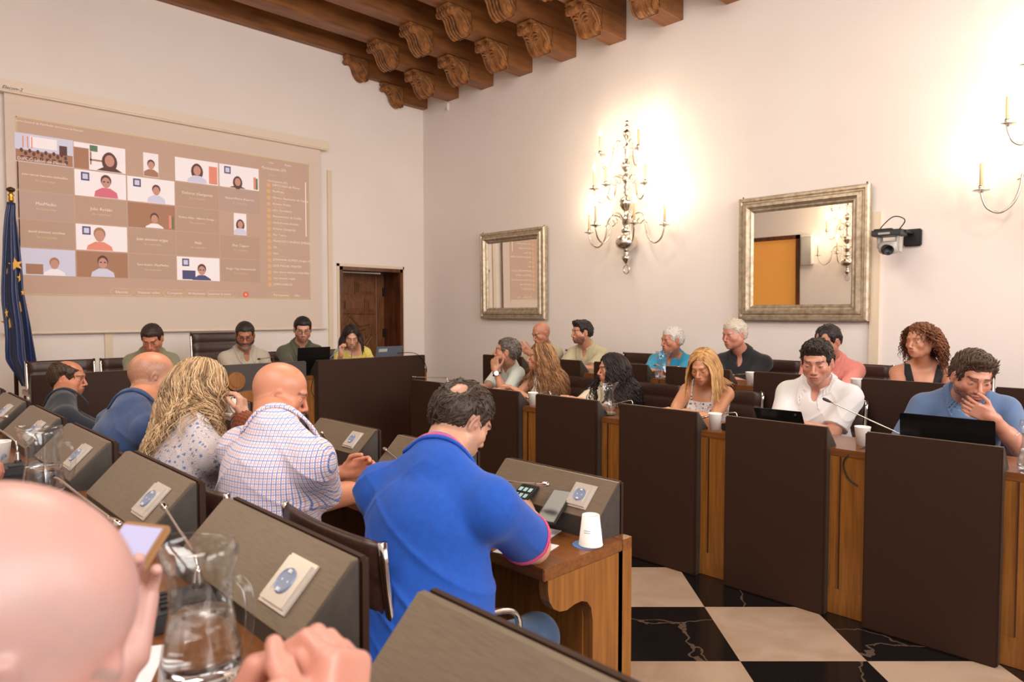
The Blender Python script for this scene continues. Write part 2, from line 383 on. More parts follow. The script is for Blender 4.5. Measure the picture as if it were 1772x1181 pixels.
# doorway in the left wall: timber frame, orange light painted as a glowing panel
bm = B()
for a, b in ((LD0-.07, LD0), (LD1, LD1+.07)): box(bm, XL-.02, XL+.03, a, b, 0, LDZ+.07)
box(bm, XL-.02, XL+.03, LD0-.07, LD1+.07, LDZ, LDZ+.07)
d2 = struct('door_2', bm, M_doord)
bm = B(); box(bm, XL-.09, XL-.06, LD0, LD1, .02, LDZ); meshobj('lit_opening_panel', bm, mat('amber_glow', (214, 150, 72), .6, emit=.25, ecol=(240, 160, 70)), d2)

# ---------------------------------------------------------------- cable trunking on the walls, skirting
bm = B(); box(bm, DX0-.16, DX0-.10, YB-.02, YB, 0, 3.2); struct('trim_3', bm, M_cream)
v = at(188, 610, 1, YB); bm = B(); box(bm, v[0]-.035, v[0]+.035, YB-.02, YB, 0, 1.25); struct('trim_4', bm, M_cream)
v = at(1513, 600, 0, XR); bm = B(); box(bm, XR-.02, XR, v[1]-.035, v[1]+.035, 0, 2.22); struct('trim_5', bm, M_cream)
bm = B(); box(bm, XR-.015, XR, YF, YB, 0, .12); struct('baseboard_right', bm, M_deskt)
bm = B(); box(bm, XL, DX0-.03, YB-.015, YB, 0, .12); struct('baseboard_back', bm, M_deskt)

# ---------------------------------------------------------------- mirrors
def mirror(y0, y1, z0, z1, label):
    """framed mirror hanging on the right wall, leaning forward a little at the top"""
    t = thing('wall_mirror', label, 'mirror', (XR-.025, (y0+y1)/2, z0), group='silver framed mirrors on the right wall')
    hw = (y1-y0)/2; H = z1-z0; fw = .14
    lean = Matrix.Rotation(-.012, 4, 'Y')
    prof = [(0, 0), (0, -.045), (.012, -.06), (.03, -.062), (.038, -.05), (.05, -.05), (.062, -.072), (.085, -.075), (.10, -.05), (.108, -.045), (.118, -.05), (.135, -.03), (fw, -.022), (fw, 0)]
    bm = B()
    ring = []
    for (sy, sz) in ((-1, 0), (1, 0), (1, 1), (-1, 1)):
        row = []
        for u, d in prof:
            y = sy*(hw-u); z = (u if sz == 0 else H-u); row.append(bm.verts.new((d, y, z)))
        ring.append(row)
    for i in range(4):
        a, b = ring[i], ring[(i+1) % 4]
        for k in range(len(prof)-1): bm.faces.new((a[k], b[k], b[k+1], a[k+1]))
    for v in bm.verts: v.co = lean @ v.co
    fr = meshobj('frame', bm, M_silver, t)
    bm = B()
    for k in range(3):
        yy = hw-.02
    box(bm, -.03, -.02, -hw+fw-.004, hw-fw+.004, fw-.004, H-fw+.004)
    for v in bm.verts: v.co = lean @ v.co
    meshobj('glass', bm, M_mirror, t)
    bm = B()
    for s in (-1, 1): tube(bm, [(-.02, s*(hw-.03), H-.01), (-.02, s*(hw-.03), H+.018)], .006, 6)
    for v in bm.verts: v.co = lean @ v.co
    meshobj('hanger', bm, M_dwood, t)
mirror(5.37, 6.478, 1.355, 2.42, 'smaller looking silver framed wall mirror nearer the room corner')
mirror(1.905, 3.0, 1.36, 2.44, 'silver framed wall mirror beside the wall camera, reflecting a doorway')

# ---------------------------------------------------------------- wall chandeliers
def half_chandelier(name, label, wx, wy, side, tiers, group):
    """pewter stem hanging on a wall; side=-1: arms reach to -X"""
    t = thing(name, label, 'wall light', (wx, wy, 1.90), group=group)
    off = side*.12
    prof = [(0, .02), (.012, .03), (.03, .05), (.045, .075), (.05, .10), (.03, .105), (.022, .12), (.035, .13), (.02, .14), (.03, .155), (.065, .17), (.10, .20), (.113, .245), (.10, .29), (.06, .32), (.035, .33),
            (.05, .345), (.055, .37), (.04, .39), (.03, .41), (.045, .43), (.045, .47), (.055, .49), (.03, .51), (.035, .54), (.028, .56), (.05, .58), (.075, .62), (.08, .65), (.06, .69), (.028, .71), (.02, .73),
            (.035, .75), (.02, .77), (.035, .80), (.02, .83), (.04, .85), (.048, .88), (.04, .92), (.02, .94), (.03, .96), (.052, .99), (.06, 1.02), (.045, 1.055), (.02, 1.07), (.025, 1.09), (.02, 1.13), (.03, 1.15), (.02, 1.17),
            (.035, 1.19), (.04, 1.21), (.02, 1.23), (.015, 1.27), (.03, 1.30), (.045, 1.325), (.04, 1.36), (.015, 1.375), (.02, 1.39), (.03, 1.41), (.012, 1.425), (.022, 1.445), (.022, 1.46), (0, 1.48)]
    bm = B(); lathe(bm, prof, 20, (off, 0, 0)); meshobj('stem', bm, M_pewter, t, True)
    bm = B(); rg = [(off, .035*math.cos(a), -.03+.045*math.sin(a)) for a in [2*PI*k/16 for k in range(17)]]
    tube(bm, rg, .007, 6, caps=False); meshobj('ring', bm, M_pewter, t)
    bm = B(); box(bm, *sorted((0, off)), -.012, .012, .40, .43); box(bm, *sorted((0, off)), -.012, .012, 1.1, 1.13); meshobj('wall_bracket', bm, M_pewter, t)
    for (zs, R_, drop, hc, angs) in tiers:
        for a in angs:
            a = math.radians(a); dx, dy = side*math.sin(a), math.cos(a)
            P = [(.04, zs), (.10, zs+.05), (.17, zs+.055), (.22, zs), (.235, zs-.10), (.27, zs-.20), (.34, zs-.255), (.41, zs-.22), (.44, zs-.15), (.45, zs-.10)]
            P = [(u/.45*R_, zs+(v-zs)*drop) for u, v in P]; pz = zs-.10*drop
            pts = [(off+u*dx, u*dy, v) for u, v in P]
            bm = B(); tube(bm, spline(pts, 5), .0085, 8)
            # small inner scroll
            sc = [(.16, .0), (.13, -.035), (.17, -.06), (.21, -.03), (.25, -.055)]
            tube(bm, spline([(off+u*R_/.45*dx, u*R_/.45*dy, zs+v*drop+.01) for u, v in sc], 4), .005, 6)
            arm = meshobj('arm', bm, M_pewter, t, True)
            ex, ey = off+R_*dx, R_*dy
            bm = B(); lathe(bm, [(0, -.012), (.012, -.01), (.02, 0), (.052, .006), (.054, .010), (.018, .008), (.015, .02), (.02, .03), (.016, .045), (.0, .045)], 16, (ex, ey, pz)); meshobj('drip_pan', bm, M_pewter, arm, True)
            bm = B(); lathe(bm, [(0, .04), (.0125, .04), (.0125, .04+hc), (.009, .045+hc), (0, .045+hc)], 12, (ex, ey, pz)); meshobj('candle_sleeve', bm, M_candle, arm, True)
            bm = B(); zb = pz+.045+hc; lathe(bm, [(0, 0), (.007, 0), (.009, .006), (.015, .022), (.0165, .034), (.012, .052), (.005, .068), (0, .076)], 12, (ex, ey, zb)); meshobj('bulb', bm, M_bulb, arm, True)
            l = bpy.data.lights.new('bulb_light', 'POINT'); l.energy = BULB; l.color = (1, .80, .56); l.shadow_soft_size = .02
            lo = bpy.data.objects.new('bulb_light', l); COL.objects.link(lo); lo.location = (wx+ex, wy+ey, 1.90+zb+.10)
BULB = 2.9
TI = [(.47, .46, 1, .155, (4, 86, 135, 178)), (.86, .33, .85, .15, (45, 88, 158)), (1.21, .27, .9, .15, (45, 150))]
half_chandelier('wall_chandelier', 'pewter wall chandelier with candle bulbs between the two mirrors', XR, 4.20, -1, TI, 'pewter wall chandeliers')
half_chandelier('wall_chandelier', 'pewter wall chandelier cut off by the right edge of the photo', XR, .70, -1, [(.47, .46, 1, .155, (4, 86, 135, 178)), (.86, .33, .85, .15, (25, 88, 158)), (1.21, .27, .9, .15, (45, 150))], 'pewter wall chandeliers')
half_chandelier('wall_chandelier', 'pewter wall chandelier seen reflected in the mirror beside the camera', XL, 4.42, 1, [(.47, .46, 1, .155, (20, 90, 160)), (.86, .33, .85, .15, (30, 90, 150)), (1.21, .27, .9, .15, (45, 135))], 'pewter wall chandeliers')

# wall loudspeaker seen in the mirror
t = thing('wall_speaker', 'slim white wall loudspeaker seen in the mirror beside the doorway', 'speaker', (XL, 5.125, 2.14))
bm = B(); box(bm, .005, .12, -.10, .10, 0, .52, .01); meshobj('cabinet', bm, M_white, t)
bm = B(); box(bm, .12, .126, -.085, .085, .02, .5, .003); meshobj('grille', bm, M_lgrey, t)

# small white sensor under the beams
v = at(776, 183, 0, XR); t = thing('motion_sensor', 'small white motion sensor on the wall just below the beam ends', 'sensor', (XR, v[1], v[2]-.04))
bm = B(); box(bm, -.035, 0, -.03, .03, -.03, .07, .012); meshobj('housing', bm, M_white, t)
bm = B(); lathe(bm, [(.02, 0), (.017, .012), (0, .02)], 12, (0, 0, 0)); xf(bm, bm.verts[:], Matrix.Translation((-.033, 0, -.005)) @ Matrix.Rotation(-PI/2, 4, 'Y')); meshobj('lens', bm, M_lgrey, t, True)

# pan-tilt camera on a bracket
v = at(1538, 420, 0, 5.62); t = thing('dome_camera', 'black and silver pan tilt camera on a wall bracket beside the large mirror', 'camera', tuple(v))
bm = B(); box(bm, .20, .24, -.16, -.04, -.02, .11, .008); box(bm, .02, .22, -.11, -.07, .07, .09); box(bm, -.07, .09, -.10, .10, .075, .09); meshobj('bracket', bm, M_black, t)
bm = B(); box(bm, -.08, .08, -.10, .10, .045, .082, .006); hd = meshobj('base', bm, M_dgrey, t)
bm = B(); box(bm, -.081, -.0805, -.03, .05, .055, .07); meshobj('status_label', bm, M_lgrey, hd)
bm = B(); box(bm, -.04, .05, -.082, -.052, -.085, .05, .012); box(bm, -.04, .05, .052, .074, -.05, .05, .01); meshobj('yoke', bm, M_lgrey, t)
bm = B(); lathe(bm, [(0, -.07), (.045, -.065), (.05, -.03), (.05, .03), (.035, .055), (0, .055)], 20); xf(bm, bm.verts[:], Matrix.Translation((-.02, .0, -.04)) @ Matrix.Rotation(PI/2, 4, 'Z') @ Matrix.Rotation(PI/2, 4, 'Y')  @ Matrix.Rotation(0, 4, 'X')); 
for vv in bm.verts: pass
cb = meshobj('camera_head', bm, M_lgrey, t, True)
bm = B(); lathe(bm, [(0, .075), (.026, .075), (.03, .09), (.038, .09), (.038, .03), (0, .03)], 20); xf(bm, bm.verts[:], Matrix.Translation((-.03, .015, -.05)) @ Vector((-.75, -.45, -.15)).to_track_quat('Z', 'Y').to_matrix().to_4x4()); meshobj('lens', bm, M_black, t, True)
bm = B(); tube(bm, spline([(.05, -.05, .09), (.02, -.10, .16), (0, -.03, .19), (-.03, .04, .12), (.0, .06, .09)], 5), .004, 6); box(bm, -.02, .03, -.02, .1, .09, .105); meshobj('cable', bm, M_black, t)
# ---------------------------------------------------------------- projection screen
SY = YB-.055
scr = thing('projection_screen', 'wide pull-down projection screen on the back wall showing a video meeting', 'projection screen', (2.68, YB, 1.24))
def sch(name, bm, m, parent=scr):
    o = meshobj(name, bm, m, parent)
    if parent is scr: o.matrix_parent_inverse = Matrix.Translation(scr.location).inverted()
    return o
bm = B(); box(bm, 1.0, 4.34, YB-.12, YB-.005, 3.415, 3.522, .012); case = sch('screen_housing', bm, M_scrcase)
bm = B(); box(bm, 1.118, 4.254, SY, SY+.004, 1.25, 3.42); sch('screen_fabric', bm, M_screen)
bm = B(); tube(bm, [(1.06, SY+.002, 1.238), (4.32, SY+.002, 1.238)], .013, 8); sch('bottom_bar', bm, M_scrcase)
v = at(21, 153, 1, YB-.122); text('maker_lettering', 'Elecom-2', .040, M_black, (v[0], YB-.122, v[2]), (1, 0, -.0), (0, 0, 1), scr, slant=.35)
PX0, PX1, PZ0, PZ1 = 1.20, 4.103, 1.594, 3.222
YI = SY-.003
M_pdark = mat('projected_dark', (208, 178, 162), .8); M_pline = mat('projected_line', (226, 204, 150), .8)
M_pname = mat('projected_name_tile', (200, 170, 153), .8); M_pgrey = mat('projected_grey_tile', (200, 174, 164), .8)
M_pw = mat('projected_white', (240, 232, 236), .7, emit=.18); M_pbl = mat('projected_blue_white', (214, 214, 236), .7, emit=.1)
M_ptx = mat('projected_text', (244, 232, 222), .7, emit=.12); M_ptd = mat('projected_faint_text', (236, 208, 164), .7, emit=.05)
M_phair = mat('projected_hair', (110, 78, 76), .8); M_pskin = mat('projected_skin', (216, 164, 148), .8)
M_ppink = mat('projected_pink', (232, 130, 150), .8); M_pcor = mat('projected_coral', (246, 160, 140), .8); M_pbrown = mat('projected_brown', (184, 140, 116), .8)
M_pnavy = mat('projected_navy', (96, 96, 140), .8); M_pred = mat('projected_red', (246, 120, 96), .8); M_pgrn = mat('projected_green', (110, 140, 110), .8)
def rect(bm, x0, x1, z0, z1, lay, mi=0): box(bm, x0, x1, YI-.0008*lay-.0008, YI-.0008*lay, z0, z1, 0, mi)
bm = B(); rect(bm, PX0, PX1, PZ0, PZ1, 0)
base = sch('projected_picture', bm, M_pdark)
bm = B()
for a in ((PX0, PX1, PZ1-.008, PZ1), (PX0, PX1, PZ0, PZ0+.008), (PX0, PX0+.008, PZ0, PZ1), (PX1-.008, PX1, PZ0, PZ1)): rect(bm, *a, 1)
sch('picture_border', bm, M_pline)
cols = [(90, 380), (387, 648), (655, 895), (900, 1118), (1125, 1325)]
cols = [(at(a/2.953, 400, 1, SY)[0], at(b/2.953, 400, 1, SY)[0]) for a, b in cols]
zt = at(92/2.953, 130+296/2.953, 1, SY)[2]; zb = at(103/2.953, 130+1021/2.953, 1, SY)[2]
RH = (zt-zb+.012)/5
pm = [M_pw, M_pbl, M_phair, M_pskin, M_ppink, M_pcor, M_pbrown, M_pnavy, M_pgrn, M_pdark]
def disc(bm, cx, cz, rx, rz, lay, mi, n=14):
    P = [(cx+rx*math.cos(2*PI*k/n), cz+rz*math.sin(2*PI*k/n)) for k in range(n)]
    prism(bm, P, YI-.0008*lay-.0008, YI-.0008*lay, 'y', mi)
def person_pic(bm, x0, x1, z0, z1, px, hz, s, top, hair=2, glasses=False, long=False):
    w = x1-x0; h = z1-z0; cx = x0+px*w; cz = z0+hz*h; r = s*h
    if long: disc(bm, cx, cz-.3*r, r*1.25, r*1.7, 4, hair)
    P = [(cx-2.1*r, z0+.004), (cx-1.9*r, max(z0+.01, cz-1.9*r)), (cx-.7*r, cz-1.15*r), (cx+.7*r, cz-1.15*r), (cx+1.9*r, max(z0+.01, cz-1.9*r)), (cx+2.1*r, z0+.004)]
    P = [(min(max(a, x0+.004), x1-.004), b) for a, b in P]
    prism(bm, P, YI-.0008*6, YI-.0008*5, 'y', top)
    disc(bm, cx, cz+.3*r, r*.95, r*1.15, 6, hair); disc(bm, cx, cz-.1*r, r*.78, r*1.05, 7, 3)
    if glasses:
        for q in (-.35, .35): disc(bm, cx+q*r, cz+.05*r, r*.22, r*.16, 8, 7, 8)
tiles = {
 (0, 0): ('room', 1), (0, 1): ('p', 0, .68, .45, .22, 2, dict(long=True)), (0, 2): ('n', 0), (0, 3): ('p', 0, .5, .55, .2, 1, dict(long=True)), (0, 4): ('p', 0, .45, .3, .17, 2, dict(long=True)),
 (1, 0): ('t', 'jose ramon herrero valdastillas'), (1, 1): ('p', 0, .6, .62, .2, 4, dict(glasses=True)), (1, 2): ('p', 0, .6, .52, .17, 1, {}), (1, 3): ('t', 'Dolores (Garganta)'), (1, 4): ('g', 'Samuel Martín (Pasarón)'),
 (2, 0): ('g', 'MasMedio'), (2, 1): ('t', 'Julio Roldán'), (2, 2): ('p', 6, .55, .4, .17, 0, {}), (2, 3): ('t', 'Piedras Albas - Alberto Ortega ...'), (2, 4): ('n', 1),
 (3, 0): ('t', 'david jimenez sanchez'), (3, 1): ('p', 0, .45, .6, .22, 5, dict(hair=6)), (3, 2): ('t', 'juan antonio orgaz'), (3, 3): ('t', 'iñaki'), (3, 4): ('t', 'Flor Tejero'),
 (4, 0): ('p', 1, .62, .45, .17, 0, dict(hair=6)), (4, 1): ('p', 6, .5, .58, .2, 1, dict(glasses=True)), (4, 2): ('t', 'Secr-Interv. MasMedio'), (4, 3): ('p', 0, .57, .45, .19, 7, dict(glasses=True)), (4, 4): ('t', 'Sergio Tejo Internacional')}
for (r, c), s in tiles.items():
    x0, x1 = cols[c]; z1 = zt-r*RH; z0 = z1-RH+.012; w = x1-x0; h = z1-z0
    bm = B()
    if s[0] in 'tg':
        rect(bm, x0, x1, z0, z1, 1); tl = sch('name_tile', bm, M_pname if s[0] == 't' else M_pgrey)
        cap = s[1]; sz = .040 if len(cap) < 20 else .033 if len(cap) < 26 else .029
        k = text('caption', cap, sz, M_ptx, ((x0+x1)/2, YI-.003, z0+h*.58), (1, 0, 0), (0, 0, 1), None, thick=.0006); k.parent = tl
        k = text('caption', 'Sin comprobar', .027, M_ptd, ((x0+x1)/2, YI-.003, z0+h*.38), (1, 0, 0), (0, 0, 1), None, thick=.0006); k.parent = tl
    elif s[0] == 'p':
        rect(bm, x0, x1, z0, z1, 1, s[1])
        # shelves / pictures on the wall of the little scene
        if (r, c) in ((0, 1), (2, 2), (4, 1)): rect(bm, x0, x0+w*.28, z0, z1-h*.2, 2, 6)
        if (r, c) == (0, 1): rect(bm, x0+w*.3, x0+w*.62, z0+.35*h, z0+.42*h, 3, 6); rect(bm, x0+w*.3, x0+w*.33, z0+.2*h, z0+.7*h, 3, 6); rect(bm, x0+w*.3, x0+w*.45, z0+.72*h, z0+.95*h, 3, 8)
        if (r, c) in ((1, 1), (1, 2), (3, 1), (4, 3), (0, 4)): rect(bm, x0+w*.12, x0+w*.28, z0+h*.6, z0+h*.92, 2, 7); rect(bm, x0+w*.15, x0+w*.25, z0+h*.66, z0+h*.86, 3, 1)
        if (r, c) in ((0, 4), (2, 2)): rect(bm, x0+w*.86, x0+w*.92, z0+h*.05, z0+h*.6, 3, 5); rect(bm, x0+w*.92, x0+w*.97, z0+h*.05, z0+h*.55, 3, 8)
        if (r, c) in ((4, 0), (4, 3)): rect(bm, x0+w*.12, x0+w*.42, z0+.01, z0+h*.42, 2, 6 if c == 0 else 7)
        if (r, c) == (0, 3): rect(bm, x0+w*.78, x0+w*.98, z0+.01, z0+h*.8, 2, 5)
        kw = dict(s[6]); person_pic(bm, x0, x1, z0, z1, s[2], s[3], s[4], s[5] if s[5] != 0 else 1 if s[1] == 0 else 0, **kw)
        sch('video_tile', bm, pm)
    elif s[0] == 'n':
        rect(bm, x0, x1, z0, z1, 1, 9); a, b = x0+w*.34, x0+w*.66; rect(bm, a, b, z0+.004, z1-.004, 2, 0)
        person_pic(bm, a, b, z0+.004, z1-.004, .5, .5, .16, 1 if r else 6, **({} if r == 0 else dict(long=True)))
        sch('video_tile', bm, pm)
    else:
        rect(bm, x0-.006, x1+.006, z0-.006, z1+.006, 1, 1); rect(bm, x0, x1, z0, z1, 2, 6); rect(bm, x0, x1, z0+h*.42, z1, 3, 1); rect(bm, x0+w*.25, x0+w*.72, z0+h*.55, z1-h*.06, 4, 0)
        rect(bm, x0+w*.76, x0+w*.9, z0+h*.4, z0+h*.75, 4, 2)
        for u in (.12, .2, .27): rect(bm, x0+w*u, x0+w*(u+.02), z0+h*.5, z1-h*.08, 5, 5)
        for k in range(12): disc(bm, x0+w*(.1+.07*k), z0+h*(.40-.1*(k % 2)), .013, .02, 6, 2, 8)
        for k in range(8): rect(bm, x0+w*(.08+.11*k), x0+w*(.14+.11*k), z0+h*.08, z0+h*.2, 5, 2)
        tl = sch('video_tile', bm, pm)
        k = text('caption', 'DIPCC-Salón de Plenos', .04, M_ptx, (x0+w*.45, YI-.007, z0+h*.08), (1, 0, 0), (0, 0, 1), None, thick=.0006); k.parent = tl
def ptext(s, px, py, size, m=M_ptx, al='CENTER'):
    """px,py in the 2.953x enlargement of the picture region"""
    v = at(px/2.953, 130+py/2.953, 1, SY); return text('caption', s, size, m, (v[0], YI-.003, v[2]), (1, 0, 0), (0, 0, 1), scr, al, .0006)
ptext('Junta General de MasMedio', 178, 247, .026); ptext('Información de Reunión', 352, 276, .024)
ptext('Participantes (37)', 1400, 482, .042); ptext('Participantes (37)', 1418, 547, .034); ptext('Buscar', 1388, 512, .028, M_ptd); ptext('Vista', 1385, 450, .028); ptext('Diseño', 1470, 463, .028)
names = ['DIPCC-Salón de Plenos', 'MasMedio', 'Alfonso, Ayuntamto de Trujillo', 'Antonio Molina', 'ayto. Carcaboso', 'Ayuntamiento de Cedillo', 'david jimenez sanchez', 'Dolores (Garganta)', 'Flor Tejero', 'FRANCISCO MUÑOZ JIMÉNE...', 'Gfs', 'iñaki', 'JOHANNA GÓMEZ (Aragón 4...', 'JOSE MIGUEL MARTIN', 'jose ramon herrero valdastillas', 'juan antonio orgaz', 'JUAN CARLOS']
xl = at(1393/2.953, 400, 1, SY)[0]
z_a = at(1393/2.953, 130+566/2.953, 1, SY)[2]; z_b = at(1398/2.953, 130+1073/2.953, 1, SY)[2]
dots = B()
for i, s in enumerate(names):
    z = z_a+(z_b-z_a)*i/16
    text('caption', s, .036, M_ptx, (xl, YI-.003, z+.008), (1, 0, 0), (0, 0, 1), scr, 'LEFT', .0006)
    text('caption', 'Sin comprobar', .024, M_ptd, (xl+.02, YI-.003, z-.026), (1, 0, 0), (0, 0, 1), scr, 'LEFT', .0006)
    disc(dots, xl-.045, z, .026, .026, 2, 0)
sch('participant_icons', dots, [mat('projected_peach', (238, 190, 140), .8)])
bm = B(); xr = at(1563/2.953, 400, 1, SY)[0]; rect(bm, xr-.006, xr+.006, 2.35, 3.0, 2); sch('scroll_bar', bm, M_ptx)
zz = at(620/2.953, 130+1110/2.953, 1, SY)[2]
bm = B()
for a, b in ((562, 676), (684, 826), (835, 935), (942, 1047), (1055, 1203), (1385, 1478)):
    xa, xb = at(a/2.953, 500, 1, SY)[0], at(b/2.953, 500, 1, SY)[0]; hh = .033
    P = [(xa+hh-hh*math.sin(t), zz+hh*math.cos(t)) for t in [PI*k/8 for k in range(9)]]+[(xb-hh+hh*math.sin(t), zz-hh*math.cos(t)) for t in [PI*k/8 for k in range(9)]]
    pts = [(x, YI-.002, z) for x, z in P]; bm = B(); tube(bm, pts+[pts[0]], .0028, 4, caps=False); sch('button_outline', bm, M_ptd)
for s, x in (('Silenciar', 622), ('Detener vídeo', 760), ('Compartir', 892), ('AI Assistant', 1003), ('Levantar la mano', 1122), ('Participantes', 1436), ('Chat', 1516)):
    v = at(x/2.953, 500, 1, SY); text('caption', s, .036, M_ptx, (v[0], YI-.003, zz), (1, 0, 0), (0, 0, 1), scr, 'CENTER', .0006)
bm = B(); v = at(1255/2.953, 500, 1, SY); disc(bm, v[0], zz, .033, .033, 2, 0, 18); rb = sch('leave_button', bm, M_pred)
k = text('caption', 'x', .05, M_ptx, (v[0], YI-.004, zz+.004), (1, 0, 0), (0, 0, 1), None, thick=.0006); k.parent = rb

# ---------------------------------------------------------------- flag on a pole
FY = 7.1
def fx(px, z=0): return at(px, 500, 1, FY)[0]
def fz(py, px=40): return at(px, py, 1, FY)[2]
xp = fx(23.5)
flag = thing('european_flag', 'blue flag with gold stars hanging in folds on a dark pole at the left', 'flag', (xp, FY, STEP))
def fl(name, bm, m, sm=False):
    o = meshobj(name, bm, m, flag, sm); o.matrix_parent_inverse = Matrix.Translation(flag.location).inverted(); return o
bm = B(); tube(bm, [(xp, FY, STEP), (xp, FY, fz(345))], .016, 10); fl('pole', bm, M_dwood, True)
bm = B(); lathe(bm, [(.17, 0), (.17, .02), (.06, .05), (.02, .12), (.0, .12)], 24, (xp, FY, STEP)); fl('foot', bm, M_dwood, True)
bm = B(); lathe(bm, [(0, -.10), (.018, -.10), (.02, -.06), (.014, -.05), (.026, -.035), (.014, -.02), (.014, .0), (0, 0)], 16, (xp, FY, fz(333))); fn = fl('ferrule', bm, M_goldm, True)
bm = B(); lathe(bm, [(0, -.02), (.025, -.015), (.034, 0), (.03, .012), (.012, .022), (0, .026)], 16, (xp, FY, fz(331))); fl('finial', bm, M_dwood, True)
out = [(160, 44, 84), (175, 42, 86), (230, 30, 84), (300, 20, 90), (380, 10, 98), (450, 4, 104), (530, -2, 110), (600, -6, 114), (660, -6, 124), (720, 0, 134), (770, 6, 142), (840, 10, 150), (900, 8, 158), (950, 10, 164), (990, 34, 169), (1010, 48, 160), (1040, 68, 146), (1085, 90, 134)]
def fold(u, t):
    return .055*math.sin(u*11+1.2+t*1.6)*(.35+.65*t)+.018*math.sin(u*27+t*5)
NU = 56; rows = []
bm = B(); NT = 60
import bisect
ys = [o[0] for o in out]
def edge(y):
    i = min(max(bisect.bisect_right(ys, y)-1, 0), len(out)-2); a, b = out[i], out[i+1]; f = (y-a[0])/(b[0]-a[0]); return a[1]+(b[1]-a[1])*f, a[2]+(b[2]-a[2])*f
for i in range(NT+1):
    y = 160+(1085-160)*i/NT; l, r = edge(y); row = []
    for j in range(NU+1):
        u = j/NU; px = (l+(r-l)*u)/2.95; t = i/NT
        row.append(bm.verts.new((fx(px), FY-.06-fold(u, t)*min(1, .25+t*2), fz(300+y/2.95))))
    rows.append(row)
for a, b in zip(rows, rows[1:]):
    for j in range(NU): bm.faces.new((a[j], a[j+1], b[j+1], b[j]))
cl = fl('flag_cloth', bm, M_flag, True); md = cl.modifiers.new('s', 'SOLIDIFY'); md.thickness = .006
for (px, py, r, tilt, sq) in [(75, 470, .058, .2, .95), (38, 503, .05, -.2, .55), (98, 536, .045, .1, .6), (107, 610, .03, 0, .5), (103, 688, .06, .25, .95), (47, 768, .072, 0, 1.05), (23, 715, .045, .1, .3)]:
    l, r_ = edge(py); u = (px-l)/(r_-l); t = (py-160)/925
    bm = B(); cx, cy, cz = fx(px/2.95), FY-.06-fold(u, t)*min(1, .25+t*2)-.012, fz(300+py/2.95)
    P = []
    for k in range(10):
        rr = r if k % 2 == 0 else r*.4; a = PI/2+k*PI/5+tilt; P.append((cx+rr*math.cos(a)*sq, cz+rr*math.sin(a)))
    prism(bm, P, cy-.003, cy+.004, 'y'); fl('gold_star', bm, M_gold)

# ---------------------------------------------------------------- lecterns and desks
def lectern(top, lip, label, loc, rz, group, w=.51, socket=True, grey=False):
    t = thing('lectern', label, 'lectern', loc, rz, group); h = w/2
    bm = B(); box(bm, 0, .022, -h, h, .0, top, .006); meshobj('leather_panel', bm, M_lamd if grey else M_leather, t)
    bm = B(); b = top-.10-lip
    prism(bm, [(.022, 0), (.022, top-.003), (.034, top-.003), (.132, top-.10), (.132, b), (.062, b), (.062, 0)], -h+.002, h-.002, 'y')
    meshobj('lectern_body', bm, M_lamd, t)
    bm = B(); prism(bm, [(.0225, top-.002), (.0225, top), (.0345, top), (.1345, top-.10), (.133, top-.104)], -h+.002, h-.002, 'y'); meshobj('slanted_board', bm, M_lam, t)
    if socket:
        c = Vector((.088, h-.105, top-.052)); R_ = Matrix.Rotation(math.atan2(.10, .10), 4, 'Y')
        M_ = Matrix.Translation(c) @ R_
        bm = B(); vs = box(bm, -.044, .044, -.044, .044, 0, .010)
        bmesh.ops.bevel(bm, geom=[e for e in bm.edges if all(v.co.z > .005 for v in e.verts)], offset=.006, segments=2, affect='EDGES')
        xf(bm, bm.verts[:], M_); pl = meshobj('socket_plate', bm, M_bezel, t)
        bm = B(); lathe(bm, [(0, .0112), (.0195, .0112), (.0215, .013), (.0225, .0105), (0, .0105)], 24); xf(bm, bm.verts[:], M_); meshobj('socket_insert', bm, M_sockd, pl)
        bm = B()
        box(bm, -.024, .024, -.0245, -.0235, .0095, .0108); box(bm, -.024, .024, .0235, .0245, .0095, .0108)
        for s in (-1, 1): lathe(bm, [(0, .0116), (.002, .0116), (.002, .0112)], 8, (0, s*.009, 0))
        for s in (-1, 1): box(bm, s*.016-.003, s*.016+.003, -.004, .004, .0112, .0145)
        xf(bm, bm.verts[:], M_); meshobj('socket_contacts', bm, M_sock, pl)
    return t
ordn = ['nearest the camera', 'second from the camera', 'third from the camera', 'fourth from the camera', 'fifth from the camera', 'sixth from the camera', 'farthest from the camera']
# right front row: visible from its leather side
RF = [.565+.68*k+.255 for k in range(6)]; RF[5] = 4.245
base = None
def row_of(ys, x, top, lip, rz, labs, group, socket=True):
    t0 = None
    for i, (y, lab) in enumerate(zip(ys, labs)):
        if t0 is None: t0 = lectern(top, lip, lab, (x, y, 0), rz, group, socket=socket)
        else: dup(t0, (x, y, 0), None, lab)
    return t0
row_of(RF, 3.262, .89, .03, 0, ['brown leather lectern front of the right front row, '+s for s in ['in the bottom right corner', 'before the man in the white polo', 'before the blonde woman', 'before the black-haired woman in dots', 'before the woman in the white top', 'next to the head table']], 'leather lecterns of the right front row')
RB = [.04, .71, 1.39, 2.07, 2.75, 3.43, 4.11, 4.61]
RB = [.545, 1.215, 1.895, 2.582, 3.262, 3.925, 4.61]
row_of(RB, 4.37, 1.03, .03, 0, ['brown leather lectern of the wall row, '+s for s in ['at the right edge of the photo', 'before the curly haired woman', 'before the man in salmon', 'before the man in the black polo', 'before the man in turquoise', 'before the bearded man in beige', 'at the far end by the khaki polo']], 'leather lecterns of the wall row')
LI = [1.29+.68*k+.255 for k in range(5)]
